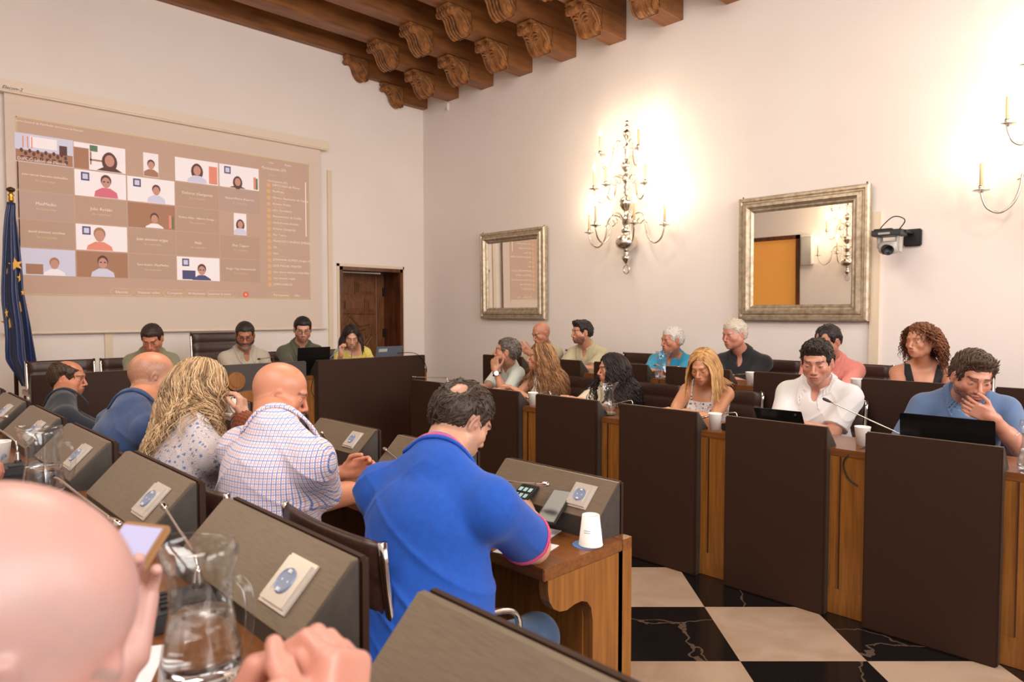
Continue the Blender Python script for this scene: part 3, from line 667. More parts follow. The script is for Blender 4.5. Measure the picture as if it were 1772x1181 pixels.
row_of(LI, 1.762, .89, .065, PI, ['grey slanted lectern board with a socket, '+s for s in ['before the man in royal blue', 'hidden beyond the man in royal blue', 'before the man in the checked shirt', 'beyond the long-haired woman', 'at the far end of the inner left row']], 'lecterns of the inner left row')
LO = [.26+.255, .94+.255, 1.635+.255, 2.33+.255, 2.995+.255, 3.665+.255, 4.33+.255]; LO[0] = .515
row_of(LO, .602, 1.03, .035, PI, ['sloping grey lectern board of the outer left row, '+s for s in ['nearest the camera at the bottom edge', 'beside the large glass jug', 'third from the camera', 'behind the farther glass jug', 'fifth from the camera', 'sixth from the camera', 'farthest, by the flag']], 'lecterns of the outer left row')
# head table
def dais_lectern(x0, x1, lab, grey=False):
    t = lectern(1.03, .03, lab, ((x0+x1)/2, 5.2, 0), PI/2, None, w=(x1-x0), socket=False, grey=grey); return t
dais_lectern(.853, 1.98, 'long brown leather panel at the left half of the head table')
gp = dais_lectern(2.06, 2.73, 'dark grey lectern with a round wooden boss at the middle of the head table', True)
dais_lectern(2.83, 3.946, 'large brown leather panel at the right end of the head table')
gp['label'] = 'dark grey lectern with a round wooden boss at the middle of the head table'
bm = B(); v = at(407, 660, 1, 5.19); k = (v[0]-2.395); zc = v[2]
prism(bm, [(k*0+v[0]+.070*math.cos(2*PI*j/28), zc+.070*math.sin(2*PI*j/28)) for j in range(28)], 5.168, 5.2, 'y')
prism(bm, [(v[0]+.045*math.cos(2*PI*j/28), zc+.045*math.sin(2*PI*j/28)) for j in range(28)], 5.162, 5.17, 'y')
o = meshobj('wooden_boss', bm, M_desk, gp); o.matrix_parent_inverse = gp.matrix_world.inverted() if False else (Matrix.Translation(gp.location) @ Matrix.Rotation(PI/2, 4, 'Z')).inverted()
bm = B(); v2 = at(430, 676, 1, 5.19)
P = [(v2[0]+.26*math.cos(PI*j/20), v2[2]-.13+.13*math.sin(PI*j/20)) for j in range(21)]+[(v2[0]-.26, .35), (v2[0]+.26, .35)]
prism(bm, P, 5.165, 5.2, 'y'); o = meshobj('wooden_arch', bm, M_desk, gp); o.matrix_parent_inverse = (Matrix.Translation(gp.location) @ Matrix.Rotation(PI/2, 4, 'Z')).inverted()

def desk(name, label, x0, x1, y0, y1, z, front, floor, ax='x', seams=()):
    """worktop with a front board; front = coordinate of the front board on axis ax (towards the room middle)"""
    t = thing('desk', label, 'desk', ((x0+x1)/2, (y0+y1)/2, floor)); inv = Matrix.Translation(t.location).inverted()
    def add(n, bm, m):
        o = meshobj(n, bm, m, t); o.matrix_parent_inverse = inv; return o
    bm = B(); box(bm, x0, x1, y0, y1, z-.035, z, .003); add('desktop', bm, M_deskt)
    s = 1 if ((x0+x1)/2 > front if ax == 'x' else (y0+y1)/2 > front) else -1
    bm = B(); bs = B()
    if ax == 'x':
        a, b = sorted((front, front+s*.02)); box(bm, a, b, y0, y1, .10, z-.035); box(bs, *sorted((front+s*.004, front+s*.03)), y0, y1, 0, .10) if False else box(bs, *sorted((front-s*.004, front+s*.02)), y0, y1, 0, .125, .002)
        for q in seams: box(bs, *sorted((front-s*.002, front)), q-.0015, q+.0015, .12, z-.04)
    else:
        a, b = sorted((front, front+s*.02)); box(bm, x0, x1, a, b, .10, z-.035); box(bs, x0, x1, *sorted((front-s*.004, front+s*.02)), 0, .125, .002)
    add('front_board', bm, M_desk); add('plinth', bs, M_desk)
    return t, add
t, add = desk('desk', 'long oak desk of the right front row behind its leather lecterns', 3.322, 3.70, .30, 4.52, .787, 3.326, 0)
for yy in (.30, 4.50): bm = B(); box(bm, 3.33, 3.69, yy, yy+.02, 0, .752); add('end_panel', bm, M_desk)
for y in [.52+.68*k-.0 for k in range(7)]: bm = B(); box(bm, 3.319, 3.327, y-.002+.0, y+.002, .125, .752); add('board_seam', bm, M_dwood)
t, add = desk('desk', 'long oak desk of the wall row on its raised step', 4.432, 4.80, .0, 4.88, .925, 4.436, STEP)
for yy in (.0, 4.86): bm = B(); box(bm, 4.44, 4.79, yy, yy+.02, STEP, .89); add('end_panel', bm, M_desk)
t, add = desk('desk', 'oak desk of the inner left row with a scroll-cut end panel', 1.345, 1.70, 1.25, 4.56, .725, 1.70, 0)
bm = B(); P = [(1.362, .69), (1.362, .66), (1.368, .63), (1.385, .605), (1.41, .59), (1.44, .585), (1.475, .592), (1.505, .592), (1.53, .582), (1.548, .56), (1.556, .52), (1.556, 0), (1.747, 0), (1.747, .69)]
prism(bm, P, 1.25, 1.285, 'y'); add('end_panel', bm, M_desk)
bm = B(); box(bm, 1.70, 1.747, 1.25, 1.288, .69, .725); add('desktop_corner', bm, M_deskt)
bm = B(); box(bm, 1.55, 1.57, 1.285, 4.5, .0, .69); add('modesty_board', bm, M_desk)
t, add = desk('desk', 'oak desk of the outer left row in the foreground with jugs and microphones', .17, .54, -.4, 4.90, .895, .538, STEP)
bm = B(); box(bm, .18, .53, 4.88, 4.90, STEP, .86); add('end_panel', bm, M_desk)
t, add = desk('desk', 'oak head table in front of the projection screen', .88, 3.972, 5.262, 5.70, .90, 5.264, STEP, 'y')
bm = B(); box(bm, 3.95, 3.972, 5.215, 5.69, 0, .90); add('end_panel', bm, M_desk)

# ---------------------------------------------------------------- chairs
def make_chair(label, loc, rz, group, top=.90, w=.47, seat=.46):
    """local: sitter faces +x; backrest at x<0"""
    t = thing('office_chair', label, 'chair', loc, rz, group)
    hb = top-seat; n = 5 if top < 1 else 7
    def bx(z): return -.24-.10*(z-seat)/hb*1.0-.02*math.sin((z-seat)/hb*PI)
    bm = B(); S_ = 24; rows = []
    for side in (0, 1):
        rws = []
        for i in range(S_*2+1):
            z = seat-.02+(hb+.02)*i/(S_*2); rib = .010*abs(math.sin(PI*(i/(S_*2))*n))**.5
            row = []
            for j in range(9):
                y = -w/2+.012+(w-.024)*j/8; cv = .018*(1-(2*j/8-1)**2)
                row.append(bm.verts.new((bx(z)-cv+(rib+.006 if side else -rib-.006), y, z)))
            rws.append(row)
        rows.append(rws)
        for a, b in zip(rws, rws[1:]):
            for j in range(8): bm.faces.new((a[j], a[j+1], b[j+1], b[j]))
    for rws_a, rws_b in ((rows[0], rows[1]),):
        for i in range(S_*2):
            for j in (0, 8): bm.faces.new((rws_a[i][j], rws_a[i+1][j], rws_b[i+1][j], rws_b[i][j]))
        for i in (0, S_*2):
            for j in range(8): bm.faces.new((rws_a[i][j], rws_a[i][j+1], rws_b[i][j+1], rws_b[i][j]))
    meshobj('backrest', bm, M_chairl, t, True)
    bm = B(); box(bm, -.26, .20, -w/2+.015, w/2-.015, seat-.03, seat+.02, .02); meshobj('seat', bm, M_chairl, t, True)
    for s in (-1, 1):
        bm = B(); pts = [(bx(seat+hb*k/8)-.0, s*w/2, seat+hb*k/8+.004) for k in range(8, -1, -1)]+[(-.22, s*w/2, seat-.03), (-.10, s*w/2, seat-.03), (.20, s*w/2, seat-.02)]
        tube(bm, pts, .012, 8); meshobj('side_rail', bm, M_chrome, t, True)
        bm = B(); tube(bm, spline([(-.25, s*(w/2+.015), seat+.05), (-.24, s*(w/2+.03), seat+.17), (-.12, s*(w/2+.035), seat+.205), (.04, s*(w/2+.035), seat+.18), (.06, s*(w/2+.03), seat+.08), (.03, s*(w/2+.015), seat)], 6), .0095, 8); meshobj('armrest', bm, M_chrome, t, True)
    bm = B(); tube(bm, [(0, 0, seat-.03), (0, 0, .10)], .028, 12); meshobj('column', bm, M_chrome, t, True)
    for k in range(5):
        a = 2*PI*k/5; bm = B(); tube(bm, [(0, 0, .11), (.28*math.cos(a), .28*math.sin(a), .065)], [.022, .014], 8)
        lathe(bm, [(0, 0), (.022, .005), (.022, .045), (0, .05)], 10, (.28*math.cos(a), .28*math.sin(a), 0), 1)
        o = meshobj('base_leg', bm, [M_chrome, M_black], t, True)
    return t
G = 'brown leather office chairs'
c0 = make_chair('brown ribbed leather chair with chrome rails under the man in royal blue', (1.20, 1.53, 0), 0, G)
def ch(lab, loc, rz): return dup(c0, loc, rz, lab)
ch('brown leather chair half hidden behind the nearest lectern boards', (1.12, 2.20, 0), 0)
ch('brown leather chair under the woman with long wavy blonde hair', (1.10, 2.93, 0), 0)
ch('brown leather chair under the bald man in the blue shirt', (1.10, 3.62, 0), 0)
ch('brown leather chair under the balding man in navy at the far left', (.92, 4.45, 0), 0)
for lab, y in (('brown leather chair of the man in the white polo', 1.68), ('empty-looking brown leather chair right of the blonde woman', 2.32), ('brown leather chair right of the black-haired woman', 2.90), ('brown leather chair between the two long-haired women', 3.62), ('brown leather chair of the grey haired man with a watch', 4.22), ('brown leather chair of the bearded man in denim blue', 1.0)):
    ch(lab, (4.0, y-.02, 0) if y != 1.0 else (4.0, .86, 0), PI)
for lab, y in (('brown leather chair against the wall behind the man in salmon', 1.86), ('brown leather chair against the wall behind the man in black', 2.52), ('brown leather chair against the wall behind the man in turquoise', 3.22), ('brown leather chair against the wall behind the bearded man in beige', 3.80), ('brown leather chair against the wall behind the bald man in khaki', 4.55), ('brown leather chair against the wall behind the curly haired woman', 1.25)):
    ch(lab, (5.15, y, STEP), PI)
for lab, x in (('empty brown leather chair at the left end of the head table', 1.28), ('low brown leather chair of the man in sage green', 1.80), ('low brown leather chair of the man in olive', 3.14), ('low brown leather chair of the woman in yellow', 3.66)):
    ch(lab, (x, 6.22, STEP), -PI/2)
make_chair('tall brown leather chair left of the man with the grey beard', (2.60, 6.28, STEP), -PI/2, None, top=1.10, w=.56)
ch('brown leather chair of the bald man in the foreground', (-.10, .72, STEP), 0)
# ================================================================ people: implicit-surface figures
f32 = np.float32
class Field:
    def __init__(s, lo, hi, h):
        s.lo = np.array(lo, float); s.h = h; s.n = np.maximum(np.ceil((np.array(hi)-lo)/h).astype(int)+1, 4)
        s.V = np.full(s.n, .5, f32); s.ax = [(s.lo[i]+h*np.arange(s.n[i])).astype(f32) for i in range(3)]
    def sl(s, lo, hi):
        a = np.clip(np.floor((np.array(lo)-s.lo)/s.h).astype(int), 0, s.n); b = np.clip(np.ceil((np.array(hi)-s.lo)/s.h).astype(int)+1, 0, s.n)
        if (b <= a).any(): return None
        S = tuple(slice(a[i], b[i]) for i in range(3))
        return S, s.ax[0][S[0]][:, None, None], s.ax[1][S[1]][None, :, None], s.ax[2][S[2]][None, None, :]
    def _mix(s, S, d, k, sub=False):
        A = s.V[S]
        if sub:
            d = -d; h = np.maximum(k-np.abs(A-d), 0)/k; s.V[S] = np.maximum(A, d)+h*h*k*.25
        else:
            h = np.maximum(k-np.abs(A-d), 0)/k; s.V[S] = np.minimum(A, d)-h*h*k*.25
    def cap(s, a, b, ra, rb=None, k=.01, sub=False):
        a = np.array(a, float); b = np.array(b, float); rb = ra if rb is None else rb; m = max(ra, rb)+k+2.5*s.h
        q = s.sl(np.minimum(a, b)-m, np.maximum(a, b)+m)
        if q is None: return
        S, X, Y, Z = q; ab = b-a; L2 = max(float(ab@ab), 1e-9)
        t = ((X-a[0])*ab[0]+(Y-a[1])*ab[1]+(Z-a[2])*ab[2])/L2; t = np.clip(t, 0, 1)
        d = np.sqrt((X-a[0]-t*ab[0])**2+(Y-a[1]-t*ab[1])**2+(Z-a[2]-t*ab[2])**2)-(ra+(rb-ra)*t)
        s._mix(S, d.astype(f32), k, sub)
    def ell(s, c, M, r, k=.01, sub=False):
        """M rows = local axes"""
        c = np.array(c, float); r = np.array(r, float); m = np.sqrt(((M*r[:, None])**2).sum(0))+k+2.5*s.h
        q = s.sl(c-m, c+m)
        if q is None: return
        S, X, Y, Z = q; X = X-f32(c[0]); Y = Y-f32(c[1]); Z = Z-f32(c[2])
        u = X*M[0][0]+Y*M[0][1]+Z*M[0][2]; v = X*M[1][0]+Y*M[1][1]+Z*M[1][2]; w = X*M[2][0]+Y*M[2][1]+Z*M[2][2]
        k0 = np.sqrt((u/r[0])**2+(v/r[1])**2+(w/r[2])**2); k1 = np.sqrt((u/r[0]**2)**2+(v/r[1]**2)**2+(w/r[2]**2)**2)
        d = k0*(k0-1)/np.maximum(k1, 1e-6)
        s._mix(S, d.astype(f32), k, sub)
    def box(s, c, M, r, rad=.005, k=.005, sub=False):
        c = np.array(c, float); r = np.array(r, float); m = (np.abs(M)*r[:, None]).sum(0)+rad+k+2.5*s.h
        q = s.sl(c-m, c+m)
        if q is None: return
        S, X, Y, Z = q; X = X-f32(c[0]); Y = Y-f32(c[1]); Z = Z-f32(c[2]); Q = []
        for i in range(3): Q.append(np.abs(X*M[i][0]+Y*M[i][1]+Z*M[i][2])-(r[i]-rad))
        d = np.sqrt(sum(np.maximum(q_, 0)**2 for q_ in Q))+np.minimum(np.maximum(np.maximum(Q[0], Q[1]), Q[2]), 0)-rad
        s._mix(S, d.astype(f32), k, sub)
    def keep(s, fn, lo=None, hi=None):
        """intersect with fn(X,Y,Z) < 0"""
        X, Y, Z = s.ax[0][:, None, None], s.ax[1][None, :, None], s.ax[2][None, None, :]
        s.V = np.maximum(s.V, fn(X, Y, Z).astype(f32))
    def sample(s, P):
        q = (np.asarray(P)-s.lo)/s.h; i = np.floor(q).astype(int); ok = ((i >= 0) & (i < s.n-1)).all(1); i = np.clip(i, 0, s.n-2); t = np.clip(q-i, 0, 1)
        out = 0
        for a in (0, 1):
            for b in (0, 1):
                for c in (0, 1):
                    out = out+(t[:, 0] if a else 1-t[:, 0])*(t[:, 1] if b else 1-t[:, 1])*(t[:, 2] if c else 1-t[:, 2])*s.V[i[:, 0]+a, i[:, 1]+b, i[:, 2]+c]
        return np.where(ok, out, .5)
    def grad(s, P, e=.006):
        g = np.stack([s.sample(P+np.eye(3)[i]*e)-s.sample(P-np.eye(3)[i]*e) for i in range(3)], 1)
        return g/np.maximum(np.linalg.norm(g, axis=1, keepdims=True), 1e-6)
    def mesh(s):
        V = s.V; ins = V < 0
        c = np.zeros(tuple(s.n-1), np.uint8)
        for a in (0, 1):
            for b in (0, 1):
                for d in (0, 1): c += ins[a:s.n[0]-1+a, b:s.n[1]-1+b, d:s.n[2]-1+d]
        act = (c > 0) & (c < 8); I = np.argwhere(act); idx = np.full(act.shape, -1, np.int32); idx[act] = np.arange(len(I))
        acc = np.zeros((len(I), 3)); cnt = np.zeros(len(I))
        cr = [(a, b, d) for a in (0, 1) for b in (0, 1) for d in (0, 1)]
        vals = {q: V[I[:, 0]+q[0], I[:, 1]+q[1], I[:, 2]+q[2]] for q in cr}
        for q in cr:
            for ax in range(3):
                if q[ax]: continue
                p = list(q); p[ax] = 1; p = tuple(p); A, Bv = vals[q], vals[p]; m = (A < 0) != (Bv < 0)
                t = np.where(m, A/np.where(m, A-Bv, 1), 0)
                for j in range(3): acc[:, j] += np.where(m, q[j]+(t if j == ax else 0), 0)
                cnt += m
        P = s.lo+s.h*(I+acc/np.maximum(cnt, 1)[:, None])
        F = []
        for ax in range(3):
            o1, o2 = [(1, 2), (2, 0), (0, 1)][ax]
            n = s.n; sa = [slice(None)]*3; sb = [slice(None)]*3; sa[ax] = slice(0, n[ax]-1); sb[ax] = slice(1, n[ax])
            A, Bv = ins[tuple(sa)], ins[tuple(sb)]; E = np.argwhere(A != Bv)
            E = E[(E[:, o1] >= 1) & (E[:, o2] >= 1) & (E[:, o1] < n[o1]-1) & (E[:, o2] < n[o2]-1)]
            u = np.zeros(3, int); u[o1] = 1; w = np.zeros(3, int); w[o2] = 1
            g = lambda D: idx[D[:, 0], D[:, 1], D[:, 2]]
            q = np.stack([g(E-u-w), g(E-w), g(E), g(E-u)], 1); flip = ~A[E[:, 0], E[:, 1], E[:, 2]]
            q[flip] = q[flip][:, ::-1]; F.append(q[(q >= 0).all(1)])
        return P, np.concatenate(F)
def npmesh(name, P, Q, m, parent=None, col=None, origin=None, smooth=True):
    me = bpy.data.meshes.new(name); P = np.asarray(P, float)
    if origin is not None: P = P-np.array(origin)
    me.vertices.add(len(P)); me.vertices.foreach_set('co', P.astype(f32).ravel())
    n = Q.shape[1]; me.loops.add(Q.size); me.loops.foreach_set('vertex_index', Q.astype(np.int32).ravel())
    me.polygons.add(len(Q)); me.polygons.foreach_set('loop_start', (np.arange(len(Q))*n).astype(np.int32)); me.polygons.foreach_set('loop_total', np.full(len(Q), n, np.int32))
    me.update(calc_edges=True); me.validate()
    if smooth: me.shade_smooth()
    for mm in (m if isinstance(m, (list, tuple)) else [m]): me.materials.append(mm)
    if col is not None:
        a = me.color_attributes.new('Col', 'FLOAT_COLOR', 'POINT'); a.data.foreach_set('color', np.concatenate([col, np.ones((len(col), 1))], 1).astype(f32).ravel())
    o = bpy.data.objects.new(name, me); COL.objects.link(o)
    if parent is not None: o.parent = parent
    return o
def tubes(paths, rads, K=5):
    """paths (N,M,3), rads (N,M) -> verts, quads"""
    N, M_, _ = paths.shape; T = np.gradient(paths, axis=1); T /= np.maximum(np.linalg.norm(T, axis=2, keepdims=True), 1e-9)
    ref = np.array([.31, .22, .925]); s = np.cross(T, ref); s /= np.maximum(np.linalg.norm(s, axis=2, keepdims=True), 1e-6); t = np.cross(T, s)
    a = 2*PI*np.arange(K)/K
    V = paths[:, :, None, :]+rads[:, :, None, None]*(s[:, :, None, :]*np.cos(a)[None, None, :, None]+t[:, :, None, :]*np.sin(a)[None, None, :, None])
    base = (np.arange(N)*M_*K)[:, None, None]+(np.arange(M_-1)*K)[None, :, None]; k = np.arange(K)[None, None, :]; k2 = (k+1) % K
    Q = np.stack([base+k, base+k2, base+K+k2, base+K+k], -1).reshape(-1, 4)
    return V.reshape(-1, 3), Q
def vcol_mat(name, rough, sss=0, bump=0, bs=120, sheen=0, spec=.5):
    m = bpy.data.materials.new(name); m.use_nodes = True; nt = m.node_tree; b = nt.nodes['Principled BSDF']
    a = nt.nodes.new('ShaderNodeVertexColor'); a.layer_name = 'Col'; nt.links.new(a.outputs[0], b.inputs['Base Color']); b.inputs['Roughness'].default_value = rough
    b.inputs['Specular IOR Level'].default_value = spec
    if sss: b.inputs['Subsurface Weight'].default_value = sss; b.inputs['Subsurface Scale'].default_value = .006; b.inputs['Subsurface Radius'].default_value = (1, .35, .2)
    if sheen: b.inputs['Sheen Weight'].default_value = sheen
    if bump:
        tc = nt.nodes.new('ShaderNodeTexCoord'); n = nt.nodes.new('ShaderNodeTexNoise'); n.inputs['Scale'].default_value = bs; n.inputs['Detail'].default_value = 3
        nt.links.new(tc.outputs['Object'], n.inputs['Vector']); bp = nt.nodes.new('ShaderNodeBump'); bp.inputs['Strength'].default_value = bump; bp.inputs['Distance'].default_value = .001
        nt.links.new(n.outputs[0], bp.inputs['Height']); nt.links.new(bp.outputs[0], b.inputs['Normal'])
    return m
M_skin = vcol_mat('skin', .38, .05, .25, 90, spec=.45)
M_hair = vcol_mat('hair', .48, 0, 0, spec=.4)
def cloth(name, col, pattern=None, **k):
    m = mat(name, col, k.pop('rough', .85), sheen=k.pop('sheen', .25), **k); nt = m.node_tree; b = nt.nodes['Principled BSDF']; N = nt.nodes.new; L = nt.links.new
    tc = N('ShaderNodeTexCoord'); n = N('ShaderNodeTexNoise'); n.inputs['Scale'].default_value = 700 if 'weave' not in k else k['weave']; n.inputs['Detail'].default_value = 2
    L(tc.outputs['Object'], n.inputs['Vector']); bp = N('ShaderNodeBump'); bp.inputs['Strength'].default_value = .35; bp.inputs['Distance'].default_value = .0012; L(n.outputs[0], bp.inputs['Height']); L(bp.outputs[0], b.inputs['Normal'])
    def mixc(a, c, fac):
        x = N('ShaderNodeMix'); x.data_type = 'RGBA'
        for i, s in ((6, a), (7, c)):
            if isinstance(s, tuple): x.inputs[i].default_value = (*s2l(s), 1)
            else: L(s, x.inputs[i])
        L(fac, x.inputs[0]); return x.outputs[2]
    def lines(axis, scale, width, off=0):
        sp = N('ShaderNodeVectorMath'); sp.operation = 'DOT_PRODUCT'; sp.inputs[1].default_value = {1: (.52, -.85, .0), 2: (0, 0, 1)}[axis]; L(tc.outputs['Object'], sp.inputs[0]); mu = N('ShaderNodeMath'); mu.operation = 'MULTIPLY_ADD'; mu.inputs[1].default_value = scale; mu.inputs[2].default_value = off; L(sp.outputs['Value'], mu.inputs[0])
        fr = N('ShaderNodeMath'); fr.operation = 'FRACT'; L(mu.outputs[0], fr.inputs[0]); lt = N('ShaderNodeMath'); lt.operation = 'LESS_THAN'; lt.inputs[1].default_value = width; L(fr.outputs[0], lt.inputs[0]); return lt.outputs[0]
    if pattern == 'check':
        c = mixc(col, (96, 116, 190), lines(1, 80, .20)); c = mixc(c, (226, 164, 154), lines(1, 80, .15, .5)); c = mixc(c, (132, 146, 204), lines(2, 62, .15)); c = mixc(c, (230, 172, 160), lines(2, 62, .12, .5)); L(c, b.inputs['Base Color'])
    if pattern in ('dots', 'paisley', 'print'):
        v = N('ShaderNodeTexVoronoi'); v.inputs['Scale'].default_value = {'dots': 22, 'paisley': 46, 'print': 40}[pattern]; v.inputs['Randomness'].default_value = .55 if pattern == 'dots' else .9
        L(tc.outputs['Object'], v.inputs['Vector']); lt = N('ShaderNodeMath'); lt.operation = 'LESS_THAN'; lt.inputs[1].default_value = .2 if pattern == 'dots' else .26; L(v.outputs['Distance'], lt.inputs[0])
        c = mixc(col, k.get('c2', (60, 30, 28)), lt.outputs[0])
        if pattern == 'paisley':
            v2 = N('ShaderNodeTexVoronoi'); v2.inputs['Scale'].default_value = 42; L(tc.outputs['Object'], v2.inputs['Vector'])
            w = N('ShaderNodeMath'); w.operation = 'MULTIPLY'; w.inputs[1].default_value = 5; L(v2.outputs['Distance'], w.inputs[0]); fr = N('ShaderNodeMath'); fr.operation = 'FRACT'; L(w.outputs[0], fr.inputs[0]); l2 = N('ShaderNodeMath'); l2.operation = 'LESS_THAN'; l2.inputs[1].default_value = .2; L(fr.outputs[0], l2.inputs[0])
            sp = N('ShaderNodeSeparateXYZ'); L(tc.outputs['Object'], sp.inputs[0]); c = mixc(c, (110, 132, 168), l2.outputs[0])
        if pattern == 'print':
            n3 = N('ShaderNodeTexNoise'); n3.inputs['Scale'].default_value = 60; L(tc.outputs['Object'], n3.inputs['Vector']); g = N('ShaderNodeMath'); g.operation = 'GREATER_THAN'; g.inputs[1].default_value = .6; L(n3.outputs[0], g.inputs[0]); c = mixc(c, (176, 150, 142), g.outputs[0])
        L(c, b.inputs['Base Color'])
    if pattern == 'lace':
        v = N('ShaderNodeTexVoronoi'); v.inputs['Scale'].default_value = 60; L(tc.outputs['Object'], v.inputs['Vector']); bp2 = N('ShaderNodeBump'); bp2.inputs['Strength'].default_value = .9; bp2.inputs['Distance'].default_value = .006; L(v.outputs['Distance'], bp2.inputs['Height']); L(bp2.outputs[0], b.inputs['Normal'])
        mr = N('ShaderNodeMapRange'); mr.inputs[1].default_value = .1; mr.inputs[2].default_value = .6; L(v.outputs['Distance'], mr.inputs[0]); L(mixc((240, 226, 130), (216, 196, 96), mr.outputs[0]), b.inputs['Base Color'])
    return m
def unit(v): v = np.asarray(v, float); return v/max(np.linalg.norm(v), 1e-9)
def lin(c): return np.array(s2l(c))
def dirang(d): a = math.radians(d); return np.array([math.cos(a), math.sin(a), 0.])
def ss(a, b, x): t = np.clip((x-a)/(b-a), 0, 1); return t*t*(3-2*t)

def hand(F, W_, d, n, right, curl=.3, s=1.0, pinch=False, spread=1.0, thumb=.5):
    """five separate fingers; d = pointing direction, n = palm normal"""
    d = unit(d); n = unit(np.asarray(n)-d*np.dot(n, d)); side = np.cross(d, n)*(1 if right else -1)   # towards the thumb
    M_ = np.stack([d, side, n]); k = .006*s
    F.box(W_+d*.048*s, M_, (.046*s, .040*s, .0145*s), .012*s, .010)
    F.cap(W_-d*.02*s, W_+d*.02*s, .024*s, .026*s, .015)
    F.ell(W_+d*.035*s+side*.024*s+n*.008*s, M_, (.034*s, .018*s, .017*s), .01)
    L = [.070, .078, .073, .058]
    for i in range(4):
        off = .029-.0195*i; p = W_+d*(.088-.004*abs(i-1.3))*s+side*off*s; fd = unit(d+side*(.10-.07*i)*spread*.8); cu = curl if not isinstance(curl, (list, tuple)) else curl[i]
        a = 0; r = (.0092-.0006*(i == 3))*s
        F.cap(p-fd*.02*s, p, r*1.1, r*1.05, .004)
        for seg, ang, rr in ((.45, 58, .98), (.31, 72, .92), (.24, 48, .85)):
            a += math.radians(ang)*cu; v = unit(fd*math.cos(a)+n*math.sin(a)); q = p+v*L[i]*seg*s*1.0; F.cap(p, q, r*rr*1.03, r*rr*.94, .0015); p = q
    p = W_+d*.022*s+side*.032*s+n*.006*s; v = unit(d*.75+side*.75+n*.25); q = p+v*.040*s; F.cap(p, q, .0125*s, .0108*s, .006)
    v = unit(d*.95+side*(.35-.5*thumb)+n*(.35+.5*thumb)); q2 = q+v*.030*s; F.cap(q, q2, .0108*s, .0098*s, .002); v = unit(d*.95+side*(.1-.6*thumb)+n*(.3+.4*thumb)); F.cap(q2, q2+v*.024*s, .0098*s, .0085*s, .002)

def ik(J, Wt, a, b, pole):
    J = np.array(J); D = Wt-J; L = np.linalg.norm(D)
    if L > (a+b)*.985: Wt = J+D/L*(a+b)*.985; D = Wt-J; L = np.linalg.norm(D)
    if L < abs(a-b)+.02: L = abs(a-b)+.02
    u = D/np.linalg.norm(D); x = (a*a-b*b+L*L)/(2*L); h = math.sqrt(max(a*a-x*x, 0)); p = np.array(pole, float); p = unit(p-u*np.dot(p, u))
    return J+u*x+p*h, Wt

